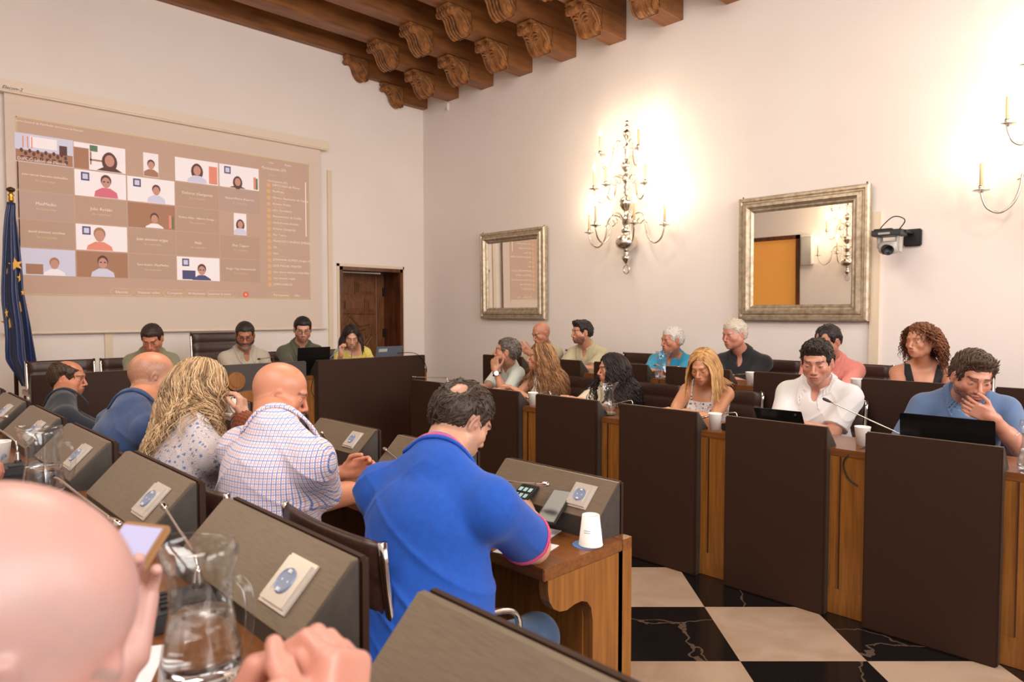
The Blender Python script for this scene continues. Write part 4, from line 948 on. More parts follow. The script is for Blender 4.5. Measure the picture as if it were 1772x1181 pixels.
GS = .88
def make_person(label, head, S, body, face, **k):
    """head: skull centre (world); S: point midway between the shoulder joints; body: heading of the trunk in degrees;
    face = (heading, pitch down, roll) of the head"""
    g = k.get; s = g('scale', 1.0)*GS; hs = g('hs', 1.0)*s; h = g('vox', .005); fem = g('fem', False); girth = g('girth', 1.0); w = g('w', .175)*s*(1 if not fem else .9)
    head = np.array(head, float); S = np.array(S, float); S[2] = head[2]-(head[2]-S[2]-.035)*g('sk', .80); z0 = g('z0', 0)
    f = dirang(body); P = S-f*g('lean', .10)*1.0; P[2] = min(z0+g('hip', .56), S[2]-.40); a = unit(S-P); l = np.cross([0, 0, 1.], f); l = unit(l); lz = g('shtilt', 0); l = unit(l+np.array([0, 0, lz])); f = unit(np.cross(l, a))
    R3 = np.stack([f, l, a])
    # head frame
    hy, hp, hr = face; x = dirang(hy); y = np.cross([0, 0, 1.], x); z = np.array([0, 0, 1.]); p_ = math.radians(hp); x, z = x*math.cos(p_)-z*math.sin(p_), z*math.cos(p_)+x*math.sin(p_); r_ = math.radians(hr); y, z = y*math.cos(r_)+z*math.sin(r_), z*math.cos(r_)-y*math.sin(r_)
    HM = np.stack([x, y, z]); H = lambda u, v, w_: head+hs*(u*x+v*y+w_*z)
    neckw = (.052 if fem else .062)*s*g('neck', 1); NB = S+a*.034*s-f*.010
    JL, JR = S+l*w-a*.050*s, S-l*w-a*.050*s
    ua, fa = .285*s, .255*s
    arms = {}
    for sd, J in (('L', JL), ('R', JR)):
        A = g('arm'+sd)
        if A is None: A = dict(w=(.40, .06 if sd == 'L' else -.06, 'desk'))
        wx, wy, wz = A['w']; dz = g('desk', .787)
        fh = dirang(body); lh = np.cross([0, 0, 1.], fh)
        Wp = A['W'] if 'W' in A else S+fh*wx+lh*wy
        Wp = np.array(Wp, float)
        if 'W' not in A: Wp[2] = (dz+.042) if wz == 'desk' else wz
        pf, pl, pz = A.get('pole', (-.25, .45 if sd == 'L' else -.45, -1)); E, Wp = ik(J, Wp, ua, fa, fh*pf+lh*pl+np.array([0, 0, pz]))
        if 'E' in A: E = np.array(A['E'], float); Wp = np.array(A['W'], float)
        dd = A.get('d'); dd = unit(Wp-E) if dd is None else unit(fh*dd[0]+lh*dd[1]+np.array([0, 0, dd[2]])); nn = A.get('n', (0, 0, -1)); nn = fh*nn[0]+lh*nn[1]+np.array([0, 0, nn[2]])
        arms[sd] = (J, E, Wp, dd, nn, A)
    pts = [head, S, P, JL, JR]+[q for v in arms.values() for q in (v[1], v[2])]
    lo = np.min(pts, 0)-.20*s; hi = np.max(pts, 0)+.20*s; lo[2] = max(lo[2], P[2]-.18)
    def torso(F, e=0, full=True, k_=.05):
        bl = g('belly', 0)
        F.ell(S-a*.165*s+f*.008, R3, (.108*s*girth+e, (w*.84)+e, .17*s+e), k_)
        F.ell(S-a*.115*s-f*.022, R3, (.085*s*girth+e, w*.88+e, .115*s+e), k_)
        F.ell(P+(S-P)*.33+f*(.01+bl*.4), R3, ((.118+bl)*s*girth+e, (.150 if not fem else .125)*s*girth*(1+bl)+e, .19*s+e), k_)
        F.ell(P+a*.0, R3, (.125*s*girth+e, .165*s*girth*(1.04 if fem else 1)+e, .13*s+e), k_)
        F.cap(JL-l*.02, JR+l*.02, .043*s+e, .043*s+e, k_)
        for J in (JL, JR): F.cap(NB+a*.020*s+(J-S)*.20, J*.85+S*.15+a*.012, .036*s+e, .034*s+e, .05)
        if fem:
            for sg in (-1, 1): F.ell(S-a*.185*s+f*.095*s*girth+l*sg*.072*s, R3, (.052*s+e, .062*s+e, .062*s+e), .03)
    # ---------------- body
    F = Field(lo, hi, h); torso(F)
    Hn = H(-.022, 0, -.055)
    F.cap(NB-a*.03, Hn, neckw*1.08, neckw*.93, .03)
    F.cap(NB+f*.01, H(.02, 0, -.07), neckw*.8, neckw*.7, .02)
    am = g('arms', 1.0)*(.86 if fem else 1)
    for sd, (J, E, Wp, dd, nn, A) in arms.items():
        F.ell(J-a*.01, R3, (.046*s*am, .043*s*am, .052*s*am), .03)
        F.cap(J, E, .047*s*am, .040*s*am, .025); m = J+(E-J)*.45; F.cap(J+(E-J)*.25, m+(E-J)*.2, .046*s*am, .044*s*am, .02)
        F.cap(E, Wp, .040*s*am, .0265*s*(am*.5+.5), .02); F.cap(E+(Wp-E)*.1, E+(Wp-E)*.45, .042*s*am, .036*s*am, .02)
        hand(F, Wp, dd, nn, sd == 'R', A.get('curl', .3), s*(.92 if fem else 1.02), thumb=A.get('thumb', .4))
    e_ = lambda c, r, kk=.01, sub=False: F.ell(H(*c), HM, np.array(r)*hs, kk*hs, sub)
    fat = g('fat', 0)
    e_((-.014, 0, .036), (.099, .0755, .084), .02); e_((-.035, 0, .012), (.078, .074, .075), .02)
    e_((.020, 0, -.022), (.066, .060+fat*.012, .078), .02); e_((.024, 0, -.068), (.050, .046+fat*.016, .034), .025)
    e_((.070, 0, -.092), (.018, .021, .016) if not fem else (.015, .016, .014), .022)
    for sg in (-1, 1): e_((.052, sg*.043, -.022), (.024, .020+fat*.006, .022), .02); e_((.0, sg*.058, -.045), (.03, .016+fat*.01, .034), .02)
    F.cap(H(.080, -.030, .026), H(.080, .030, .026), .0125*hs, .0125*hs, .016*hs)
    for sg in (-1, 1): e_((.094, sg*.0325, .003), (.017, .017, .0125), .012, True)
    for sg in (-1, 1): e_((.0700, sg*.0325, .003), (.0150, .0150, .0138), .004)
    F.cap(H(.088, 0, .012), H(.1085, 0, -.030), .0062*hs, .0105*hs, .010*hs)
    for sg in (-1, 1): e_((.096, sg*.0125, -.035), (.0105, .0085, .008), .006)
    e_((.072, 0, -.062), (.024, .033, .026), .016)
    e_((.0915, 0, -.0575), (.0085, .023, .0055), .005); e_((.0905, 0, -.0695), (.0085, .020, .0065), .005)
    F.cap(H(.101, -.022, -.0635), H(.101, .022, -.0635), .0035*hs, .0035*hs, .003*hs, True)
    for sg in (-1, 1):
        er = Matrix.Rotation(math.radians(-14*sg), 3, 'Z'); EM = np.array(er @ Matrix(HM.tolist())) if False else HM
        c0_ = (-.010, sg*.080, -.006); tilt = math.radians(12); ex = x*math.cos(tilt)-z*math.sin(tilt) if False else x*math.cos(tilt)+z*math.sin(tilt)*-1; ez = np.cross(ex, y)
        ey = unit(y*1.0-ex*.38*sg*1.0*-1) if False else unit(y+ex*.35*sg); ex2 = unit(np.cross(ey, ez)); E3 = np.stack([ex2, ey, ez])
        F.ell(H(*c0_), E3, np.array((.0185, .0075, .032))*hs, .005*hs); F.ell(H(-.008, sg*.0875, -.001), E3, np.array((.011, .006, .019))*hs, .004*hs, True); F.ell(H(-.002, sg*.083, -.006), E3, np.array((.006, .006, .009))*hs, .003*hs)
    if g('cleav'): pass
    Pv, Q = F.mesh()
    # colours in head coordinates
    q = (Pv-head)/hs; u, v, w_ = q@x, q@y, q@z; sk = lin(g('skin', (214, 160, 128)))*np.array([.84, .83, .85]); col = np.tile(sk, (len(Pv), 1)); red = lin(g('red', (196, 112, 92)))*.8
    nz = lambda sc, ph: np.sin(Pv[:, 0]*sc+ph)*np.sin(Pv[:, 1]*sc*1.1+ph*2)*np.sin(Pv[:, 2]*sc*.9+ph*.5)
    def mixin(c, fac): col[:] = col*(1-fac[:, None])+np.asarray(c)*fac[:, None]
    inh = (np.abs(u) < .14) & (np.abs(v) < .11) & (w_ > -.13) & (w_ < .15)
    mixin(red, .10*ss(.3, 1, nz(55, 1)+.5)); 
    ch_ = np.exp(-((u-.07)**2+(np.abs(v)-.045)**2+(w_+.03)**2)/.0006)+np.exp(-((u-.11)**2+v**2+(w_+.03)**2)/.0003)+np.exp(-((np.abs(v)-.083)**2+(u+.01)**2+(w_)**2)/.0006)*.7
    mixin(red, np.clip(ch_*.45, 0, .5)*inh)
    lipc = lin(g('lips', (176, 96, 88) if fem else (172, 108, 94)))
    lip = inh*(u > .082)*ss(.027, .020, np.abs(v))*ss(.0135, .009, np.abs(w_+.0635)-.0)*1.0; mixin(lipc, lip*.75)
    mixin(lin((96, 46, 40)), inh*(u > .082)*ss(.024, .018, np.abs(v))*ss(.0026, .0012, np.abs(w_+.0635))*.8)
    hc = lin(g('haircol', (60, 42, 32))); bc = lin(g('browcol', g('haircol', (60, 42, 32))))
    arch = .030-((np.abs(v)-.032)/.02)**2*.004; brow = inh*(u > .055)*ss(.0065 if not fem else .005, .003, np.abs(w_-arch))*ss(.010, .014, np.abs(v))*ss(.054, .048, np.abs(v)); mixin(bc, brow*.85)
    # eyes
    de = np.sqrt((u-.0715)**2+(np.abs(v)-.0325)**2+(w_-.003)**2); onb = inh*(de < .0164)*(u > .076); lidz = g('lid', .0)  # open height
    top = .0040-lidz; bot = -.0015-lidz*.2
    opn = onb*ss(top+.003-.0005, top+.003-.002, w_)*ss(bot+.0005, bot+.002, w_); gz = g('gaze', 0)
    mixin(lin((186, 172, 162)), opn*.9); iris = opn*ss(.0068, .0055, np.sqrt((np.abs(v)-.0325-gz*np.sign(v))**2+(w_-.0035)**2)); mixin(lin(g('eye', (58, 38, 26))), iris)
    mixin(lin((40, 26, 20)), onb*ss(.0016, .0005, np.abs(w_-(top+.003)))*.9)
    st = g('stubble', 0)
    chk = inh*ss(-.030, -.048, w_-np.clip((.03-u)*.25, -.01, .03))*ss(-.012, .008, u)*ss(-.135, -.12, w_)*(1-lip); mus = inh*(u > .075)*ss(.034, .028, np.abs(v))*ss(-.040, -.046, w_)*(1-lip)
    nse = .75+.25*np.sign(nz(900, 3)); brd = np.clip(np.maximum(chk, mus), 0, 1)
    if st: mixin(lin(g('beardcol', g('haircol', (60, 42, 32)))), brd*st*nse)
    if g('shade', 0): # close-cropped hair on the scalp
        scalp = inh*np.clip(ss(.03, -.01, .82*u-.573*w_-.01), 0, 1)*ss(.036, .026, .29*u-.957*w_); topb = ss(.06, .10, w_)*g('baldtop', .8)
        mixin(lin(g('shadecol', (120, 104, 96))), scalp*g('shade')*(1-topb)*(.75+.25*nz(300, 1)))
    o = npmesh('person', Pv, Q, M_skin, None, col, origin=P); o.location = P; tag(o, label, 'person', g('group'))
    kids = []
    def kid(name, Pk, Qk, m, colk=None): return npmesh(name, Pk, Qk, m, o, colk, origin=P)
    bodyF = F
    # ---------------- shirt
    st_ = g('shirt'); 
    if st_:
        e = g('loose', .010); hg = g('gvox', max(h, .005)); G = Field(lo-.03, hi+.03, hg); torso(G, e); nv = unit(Hn-NB)
        if st_.get('neck', 'polo') in ('polo', 'crew'): G.cap(NB-a*.03, NB+nv*.05, neckw*1.08+e*.7, neckw+e*.6, .03)
        sl_ = st_.get('sleeve', .72)
        if sl_:
            for sd, (J, E, Wp, dd, nn, A) in arms.items():
                G.ell(J-a*.01, R3, np.array((.046*am, .043*am, .052*am))*s+e, .03)
                t = min(sl_, 1); G.cap(J, J+(E-J)*t, .049*s*am+e, .046*s*am+e*1.5, .03)
                if sl_ > 1: G.cap(E, E+(Wp-E)*(sl_-1), .044*s*am+e, .030*s*am+e, .02)
        # folds
        X, Y, Z = G.ax[0][:, None, None], G.ax[1][None, :, None], G.ax[2][None, None, :]
        lf = (X-S[0])*f[0]+(Y-S[1])*f[1]+(Z-S[2])*f[2]; ll = (X-S[0])*l[0]+(Y-S[1])*l[1]+(Z-S[2])*l[2]; la = (X-S[0])*a[0]+(Y-S[1])*a[1]+(Z-S[2])*a[2]
        ph = g('phase', 0.); wa = g('fold', .0035)
        fo = np.sin(la*40+np.abs(ll)*34+ph+2.2*np.sin(ll*9+ph)+1.5*np.sin(lf*15))*(.5+.5*np.sin(ll*13+lf*11+la*9+ph*1.7))+.6*np.sin(la*85-ll*30+2*np.sin(ll*14+ph))*np.clip(np.sin(ll*10+la*6+ph), 0, 1)
        low = np.clip(-la*4, 0, 1)
        r1 = 1-np.abs(np.sin(la*21+np.abs(ll)*16+ph+1.8*np.sin(ll*7+ph)+1.3*np.sin(lf*11+la*5))); r2 = 1-np.abs(np.sin(la*33-ll*25+ph*2+1.6*np.sin(ll*9-la*8)))
        fo = 2.2*r1**4*(.5+.5*np.sin(ll*8+la*6+ph))+1.5*r2**4*(.5+.5*np.sin(ll*11-la*9+ph*3))-.4
        G.V = G.V-(wa*fo*(.30+.9*low)).astype(f32)
        if sl_ and sl_ <= 1.0:
            for sd, (J, E, Wp, dd, nn, A) in arms.items():
                dirn = unit(E-J); c = J+(E-J)*sl_; rr = (.078 if not st_.get('wide') else .13)*s*max(am, 1)
                dx = (X-c[0])*dirn[0]+(Y-c[1])*dirn[1]+(Z-c[2])*dirn[2]; r2 = np.sqrt(np.maximum((X-c[0])**2+(Y-c[1])**2+(Z-c[2])**2-dx**2, 0))
                G.V = np.where((r2 < rr) & (dx > -.02), np.maximum(G.V, dx), G.V).astype(f32)
        nv = unit(Hn-NB)
        if st_.get('neck', 'polo') in ('polo', 'crew'):
            dn = (X-NB[0])*nv[0]+(Y-NB[1])*nv[1]+(Z-NB[2])*nv[2]-g('ncut', .046 if st_.get('neck', 'polo') == 'polo' else .038); rn = np.sqrt((X-NB[0])**2+(Y-NB[1])**2+(Z-NB[2])**2)
            G.V = np.where(rn < neckw+.06, np.maximum(G.V, dn), G.V).astype(f32)
            if st_.get('neck', 'polo') == 'polo': G.ell(NB+f*.088*s*girth-a*.035*s, R3, (.05*s, .026*s, .062*s), .01, True)
        if st_.get('neck') == 'boat': G.cap(NB+f*.03+l*.05, NB+f*.03-l*.05, .062*s, .062*s, .01, True); G.ell(NB+f*.09-a*.02, R3, (.06, .085, .06), .01, True)
        if st_.get('neck') == 'scoop': G.ell(NB+f*.05-a*.0, R3, (.11*s, .075*s, .095*s), .01, True)
        if 'keep' in st_: G.V = np.maximum(G.V, st_['keep'](lf/s, ll/s, la/s)).astype(f32)
        G.V = np.maximum(G.V, (P[2]-.10-Z)).astype(f32)
        Ps, Qs = G.mesh(); cl_ = kid('shirt', Ps, Qs, st_['mat']); 
        if 'name' in st_: cl_.name = st_['name']
        if st_.get('neck', 'polo') == 'polo':
            # folded collar with two points
            C = Field(NB-.17, NB+.17, max(h*.7, .003)); n_ = 48; rc = neckw+e*.6+.003
            ff = unit(f-nv*np.dot(f, nv)); lt = np.cross(nv, ff); cp, lp = [], []
            for i in range(n_+1):
                t = -1+2*i/n_; an = PI+t*math.radians(154); fr = abs(t)**3; r0 = rc+.002+.010*fr
                c = NB+nv*(.047-.050*abs(t)**1.8)*s+ff*math.cos(an)*r0*(1.0+.2*fr)+lt*math.sin(an)*r0
                rad = ff*math.cos(an)+lt*math.sin(an); q_ = c+rad*(.012+.010*fr)-(nv*.3+a*.7)*(.027+.030*abs(t)**5)*s
                if abs(t) > .8: q_ = q_+ff*.015-l*np.sign(t)*.0
                cp.append(c); lp.append(q_)
            cp, lp = np.array(cp), np.array(lp)
            for _ in range(6):
                for arr, mg in ((cp, .001), (lp, .0045)):
                    dv = G.sample(arr); m_ = (dv < mg) & (dv > -.09); arr[m_] += (G.grad(arr)*(mg-dv)[:, None])[m_]
                    arr[1:-1] = (arr[:-2]+2*arr[1:-1]+arr[2:])/4
            for i in range(n_+1):
                C.cap(cp[i], lp[i], .0028+h*.2, .0028+h*.2, .004)
                if i:
                    for q_ in (.33, .66, 1): C.cap(cp[i-1]+(lp[i-1]-cp[i-1])*q_, cp[i]+(lp[i]-cp[i])*q_, .0027+h*.2, None, .004)
                    C.cap(cp[i-1], cp[i], .003+h*.2, None, .004)
            Pc, Qc = C.mesh(); cc = kid('collar', Pc, Qc, st_.get('cmat', st_['mat']))
            if st_.get('stripe'):
                for off in (.35, .62):
                    mid = cp+(lp-cp)*off; o_ = mid-NB; o_ -= np.outer(o_@nv, nv); o_ /= np.linalg.norm(o_, axis=1, keepdims=True); V_, Q_ = tubes((mid+o_*.0042)[None], np.full((1, n_+1), .0022)); kid('collar_stripe', V_, Q_, st_['stripe'])
        if st_.get('stripe') and sl_:
            for sd, (J, E, Wp, dd, nn, A) in arms.items():
                dirn = unit(E-J); 
                for off in (.006, .016):
                    c = J+(E-J)*sl_-dirn*off; u1 = unit(np.cross(dirn, [.3, .1, .9])); u2 = np.cross(dirn, u1); ring = []
                    for i in range(33):
                        an = 2*PI*i/32; dv = u1*math.cos(an)+u2*math.sin(an); ts = np.linspace(.02, .11, 60); pp = c[None]+dv[None]*ts[:, None]; val = G.sample(pp); neg = np.where(val > 0)[0]; rr = ts[neg[0]] if len(neg) else .07
                        ring.append(c+dv*(rr+.0012))
                    V_, Q_ = tubes(np.array([ring]), np.full((1, 33), .0028)); kid('sleeve_stripe', V_, Q_, st_['stripe'])
    # ---------------- trousers and shoes
    if g('legs', True):
        th = .44*s; T = Field(P-np.array([.75, .75, .65]), P+np.array([.75, .75, .2]), g('lvox', .012)); fh = dirang(body); fl_ = []
        T.ell(P-a*.02, R3, (.13*s*girth, .175*s*girth, .12*s), .04)
        for sg in (-1, 1):
            lh = np.cross([0, 0, 1.], fh); hp_ = P+lh*sg*.085*s-np.array([0, 0, .03]); kn = hp_+fh*th*g('thl', 1)+lh*sg*.06; kn[2] = z0+.50*s; an = kn+fh*g('ft', .02); an[2] = z0+.09
            T.cap(hp_, kn, .095*s*girth**.5, .066*s, .04); T.cap(kn, an, .063*s, .048*s, .03); fl_.append((an, fh))
        T.V = np.maximum(T.V, (z0+.06-T.ax[2][None, None, :])).astype(f32)
        Pt, Qt = T.mesh(); kid('trousers', Pt, Qt, g('trousers', M_trs))
        for an, fh in fl_:
            K = Field(an-np.array([.3, .3, .12]), an+np.array([.3, .3, .08]), .010); b0 = an.copy(); b0[2] = z0+.045; K.cap(b0-fh*.04, b0+fh*.15, .042, .036, .02); K.cap(b0, an, .045, .045, .02); K.V = np.maximum(K.V, (z0+.002-K.ax[2][None, None, :])).astype(f32)
            Pk, Qk = K.mesh(); kid('shoe', Pk, Qk, M_shoe)
    # ---------------- hair
    hk = g('hair'); hcols = [lin(c) for c in g('haircols', [g('haircol', (60, 42, 32))])]
    rg = np.random.default_rng(g('seed', 1)+5)
    def strandcol(N, M_, K):
        base = np.array([hcols[i] for i in rg.integers(0, len(hcols), N)])*rg.uniform(.75, 1.2, (N, 1)); return np.repeat(base, M_*K, 0)
    if hk:
        th = hk.get('t', .014); line = hk.get('line', .0296 if not fem else .014)
        C = Field(head-.17*hs, head+.17*hs, max(h*.8, .0035))
        C.ell(H(-.016, 0, .036), HM, np.array((.099+th, .0765+th*.8, .084+th))*hs, .02); C.ell(H(-.037, 0, .008), HM, np.array((.080+th*.7, .075+th*.55, .080))*hs, .02)
        if hk.get('quiff'): C.ell(H(.055, 0, .100), HM, np.array((.045, .055, .030))*hs, .03)
        X, Y, Z = C.ax[0][:, None, None]-head[0], C.ax[1][None, :, None]-head[1], C.ax[2][None, None, :]-head[2]
        U = (X*x[0]+Y*x[1]+Z*x[2])/hs; V_ = (X*y[0]+Y*y[1]+Z*y[2])/hs; Wq = (X*z[0]+Y*z[1]+Z*z[2])/hs
        c1 = .82*U-.573*Wq-line+(.016 if not fem else .006)*np.exp(-((np.abs(V_)-.050)/.020)**2)*ss(.02, .045, Wq); c1 = np.maximum(c1, -(Wq-.068-.25*np.maximum(-(U-.07), 0)) if False else c1)
        nape = hk.get('nape', .033); c2 = .29*U-.957*Wq-nape
        cut = np.maximum(c1, c2)
        if hk.get('bald'): # crown patch left bare
            bc_, br = hk['bald']; db = np.sqrt(((U-bc_[0])/br[0])**2+((V_-bc_[1])/br[1])**2+((Wq-bc_[2])/br[2])**2)-1; cut = np.maximum(cut, -db*min(br))
        if hk.get('recede'): cut = np.maximum(cut, -(np.sqrt((U-.085)**2+(np.abs(V_)-.045)**2+(Wq-.075)**2)-.032))
        # ears stay free
        cut = np.maximum(cut, -(np.sqrt(((U+.006)/.026)**2+((np.abs(V_)-.085)/.022)**2+((Wq+.006)/.034)**2)-1)*.022) if not hk.get('long') else cut
        nzg = (.0020*np.sin(U*240+np.sin(V_*60)*2)*np.sin(V_*260)).astype(f32)
        C.V = np.maximum(C.V-nzg*hk.get('rough', 1)+th*.75*hs*ss(-.024, .0, cut), cut*hs).astype(f32)
        Ph, Qh = C.mesh()
        hcol = np.tile(hcols[0], (len(Ph), 1))*(.8+.3*rg.random((len(Ph), 1)))
        allP, allQ, allC = [Ph], [Qh], [hcol]; n0 = len(Ph)
        # short locks laid over the cap
        ns = hk.get('n', 420); L_ = hk.get('len', .03)
        if ns:
            cand = Ph[rg.integers(0, len(Ph), ns*2)]; nrm = C.grad(cand); qq = (cand-head)/hs; uu, ww = qq@x, qq@z
            ok = (.82*uu-.573*ww < line-.004) & (.29*uu-.957*ww < nape-.004); cand, nrm = cand[ok][:ns], nrm[ok][:ns]; N = len(cand)
            vv = ((cand-head)/hs)@y; comb = hk.get('comb', (-1, 0, .0)); cd = (x*comb[0]+y*comb[1]+z*comb[2])[None]*np.ones((N, 1)); lowm = (((cand-head)/hs)@z < .045)[:, None]
            cd = np.where(lowm, -z[None]*.8-x[None]*.5, cd); cd = cd+rg.normal(0, .25, (N, 3)); cd -= nrm*(cd*nrm).sum(1, keepdims=True); cd /= np.maximum(np.linalg.norm(cd, axis=1, keepdims=True), 1e-6)
            M2 = 6; t = np.linspace(0, 1, M2)[None, :, None]; lift = hk.get('lift', .25); Lr = L_*hs*rg.uniform(.6, 1.2, (N, 1, 1))
            pth = cand[:, None]-nrm[:, None]*.002+cd[:, None]*t*Lr+nrm[:, None]*(lift*Lr*(t-.75*t*t)); rad = (.0042 if h > .0045 else .0034)*hs*hk.get('thick', 1)*np.sin(np.linspace(.5, 3.0, M2))[None]*np.ones((N, 1))
            V2, Q2 = tubes(pth, rad, 4); allP.append(V2); allQ.append(Q2+n0); allC.append(strandcol(N, M2, 4)); n0 += len(V2)
        if hk.get('long'):
            N = hk.get('strands', 260); Ls = hk['long']; part = hk.get('part', 0); M2 = 30; wave = hk.get('wave', .010); wl = hk.get('wl', .09)
            az = rg.uniform(-1, 1, N)*math.radians(hk.get('open', 125)); az = PI+az   # measured from the face direction
            th0 = np.radians(rg.uniform(4, 70, N)); lay = rg.uniform(.006, hk.get('puff', .03), N)*hs; Lr = Ls*rg.uniform(.72, 1.08, N)*s
            pth = np.zeros((N, M2, 3)); step = (Lr+.16)/M2; pos_th = th0.copy(); free = np.zeros(N, bool); cur = None; bk = np.abs((az+PI) % (2*PI)-PI)/PI; u0 = .70-1.45*np.clip((bk-.30)/.7, 0, 1)+rg.normal(0, .08, N); v0 = hk.get('part', 0)*.25+np.sign(np.sin(az))*.05; u0 = np.clip(u0, -.85, .8); dir0 = np.stack([u0, v0, np.sqrt(np.maximum(1-u0**2-v0**2, .05))], 1); dir0 /= np.linalg.norm(dir0, axis=1, keepdims=True)
            dir1 = np.stack([np.cos(az), np.sin(az), np.full(N, -.10)], 1); dir1 /= np.linalg.norm(dir1, axis=1, keepdims=True); ang_ = np.arccos(np.clip((dir0*dir1).sum(1), -.98, .98)); pos_th = rg.uniform(0, .45, N)*ang_
            for j in range(M2):
                tt = pos_th; fr_ = np.clip(tt/ang_, 0, 1)[:, None]; dd_ = (np.sin((1-fr_)*ang_[:, None])*dir0+np.sin(fr_*ang_[:, None])*dir1)/np.sin(ang_)[:, None]
                er = dd_*np.array([.099, .0765, .084])*hs; er = er+er/np.linalg.norm(er, axis=1, keepdims=True)*(lay*(.35+.9*fr_[:, 0]))[:, None]; er[:, 0] -= .016*hs; er[:, 2] += .034*hs
                onh = head+er@HM
                if cur is None: cur = onh
                else:
                    nxt = onh; fr = tt > ang_; out_ = np.stack([cur[:, 0]-head[0], cur[:, 1]-head[1], np.zeros(N)], 1); out_ /= np.maximum(np.linalg.norm(out_, axis=1, keepdims=True), 1e-6)
                    dn_ = np.array([0, 0, -1.])+out_*hk.get('flare', .12)+(-x)*hk.get('back', .0)*np.array([1, 1, 0]); gn_ = bodyF.grad(cur); near = (bodyF.sample(cur) < .035)[:, None]
                    dn2 = dn_+out_*.35-x*np.array([1, 1, 0])*.25; dn2 = dn2-gn_*np.minimum(0, (dn2*gn_).sum(1, keepdims=True)); dn2 /= np.maximum(np.linalg.norm(dn2, axis=1, keepdims=True), .3)
                    fall = cur+step[:, None]*np.where(near, dn2, dn_); cur = np.where(fr[:, None], fall, nxt)
                # keep off the body
                for _ in range(2):
                    dv = bodyF.sample(cur); push = np.maximum(.010+lay*.25-dv, 0); push[dv > .3] = 0
                    if push.any(): cur = cur+bodyF.grad(cur)*np.minimum(push, .03)[:, None]
                pth[:, j] = cur; pos_th = pos_th+step/(.10*hs)
            for _ in range(4): pth[:, 1:-1] = (pth[:, :-2]+2*pth[:, 1:-1]+pth[:, 2:])/4
            ph_ = rg.uniform(0, 6.28, N); tl = np.cumsum(np.r_[0, np.ones(M2-1)])[None]*step[:, None]; amp = wave*np.clip((tl-.05)/.12, 0, 1)
            side = np.cross(np.gradient(pth, axis=1), [0, 0, 1.]); side = np.array([np.cos(az), np.sin(az), 0*az]).T[:, None, :]; s1 = np.stack([-np.sin(az+math.radians(hy)), np.cos(az+math.radians(hy)), 0*az], 1)[:, None, :]; s2 = np.stack([np.cos(az+math.radians(hy)), np.sin(az+math.radians(hy)), 0*az], 1)[:, None, :]
            pw = wl*rg.uniform(.8, 1.25, (N, 1)); pth = pth+s1*(amp*np.sin(tl*2*PI/pw+ph_[:, None]))[:, :, None]+s2*(amp*.6*np.cos(tl*2*PI/pw+ph_[:, None]))[:, :, None]
            # resample smoothly
            rad = hk.get('lock', .006)*s*(np.sin(np.linspace(.75, 3.05, M2))**.7)[None]*rg.uniform(.6, 1.25, (N, 1))
            V2, Q2 = tubes(pth, rad, 5); allP.append(V2); allQ.append(Q2+n0); allC.append(strandcol(N, M2, 5)); n0 += len(V2)
        if hk.get('curly'):
            N = hk['curly']; M2 = 26; d_ = rg.normal(0, 1, (N*3, 3)); d_ /= np.linalg.norm(d_, axis=1, keepdims=True); ok = (.75*d_[:, 0]-.45*d_[:, 2] < .06) & (d_[:, 2] > -.62); d_ = d_[ok][:N]; N = len(d_)
            root = head+((d_*np.array((.10, .082, .09))+np.array((-.02, 0, .03)))*hs)@HM; dw = d_@HM; Lr = hk.get('clen', .11)*rg.uniform(.6, 1.15, N)*hs; t = np.linspace(0, 1, M2)
            pth = root[:, None]+dw[:, None]*(Lr[:, None]*.42*np.sin(t*PI*.6)[None])[:, :, None]+np.array([0, 0, -1.])*(Lr[:, None]*(t**1.5)[None]*.95)[:, :, None]
            u1 = unit([1, .2, .1]); ph_ = rg.uniform(0, 6.28, (N, 1)); fr = 2*PI*rg.uniform(3, 5.5, (N, 1)); aa = .0085*hs*np.clip(t*4, 0, 1)[None]
            e1 = np.cross(dw, [0, 0, 1.]); e1 /= np.maximum(np.linalg.norm(e1, axis=1, keepdims=True), 1e-6); e2 = dw
            pth = pth+e1[:, None]*(aa*np.cos(fr*t+ph_))[:, :, None]+e2[:, None]*(aa*np.sin(fr*t+ph_))[:, :, None]
            rad = .0042*hs*np.sin(np.linspace(.6, 3, M2))[None]*np.ones((N, 1)); V2, Q2 = tubes(pth, rad, 4); allP.append(V2); allQ.append(Q2+n0); allC.append(strandcol(N, M2, 4)); n0 += len(V2)
        kid('hair', np.concatenate(allP), np.concatenate(allQ), M_hair, np.concatenate(allC))
    if g('beard'):
        bl_ = g('beard'); C = Field(head-.16*hs, head+.16*hs, max(h*.75, .0035)); t_ = bl_.get('t', .008)
        for c, r in (((.020, 0, -.022), (.066, .060, .078)), ((.024, 0, -.068), (.050, .046, .034)), ((.070, 0, -.092), (.018, .021, .016)), ((.072, 0, -.062), (.024, .033, .026))): C.ell(H(*c), HM, (np.array(r)+t_)*hs, .02)
        for sg in (-1, 1): C.ell(H(.0, sg*.058, -.045), HM, (np.array((.03, .016, .034))+t_)*hs, .02)
        X, Y, Z = C.ax[0][:, None, None]-head[0], C.ax[1][None, :, None]-head[1], C.ax[2][None, None, :]-head[2]
        U = (X*x[0]+Y*x[1]+Z*x[2])/hs; V_ = (X*y[0]+Y*y[1]+Z*y[2])/hs; Wq = (X*z[0]+Y*z[1]+Z*z[2])/hs
        upper = Wq-(-.050+np.clip((.05-U)*.55, -.02, .05)); cut = np.maximum(upper, -(U+.008)); mo = -(np.sqrt(((U-.10)/.03)**2+(V_/.026)**2+((Wq+.0635)/.012)**2)-1)*.012
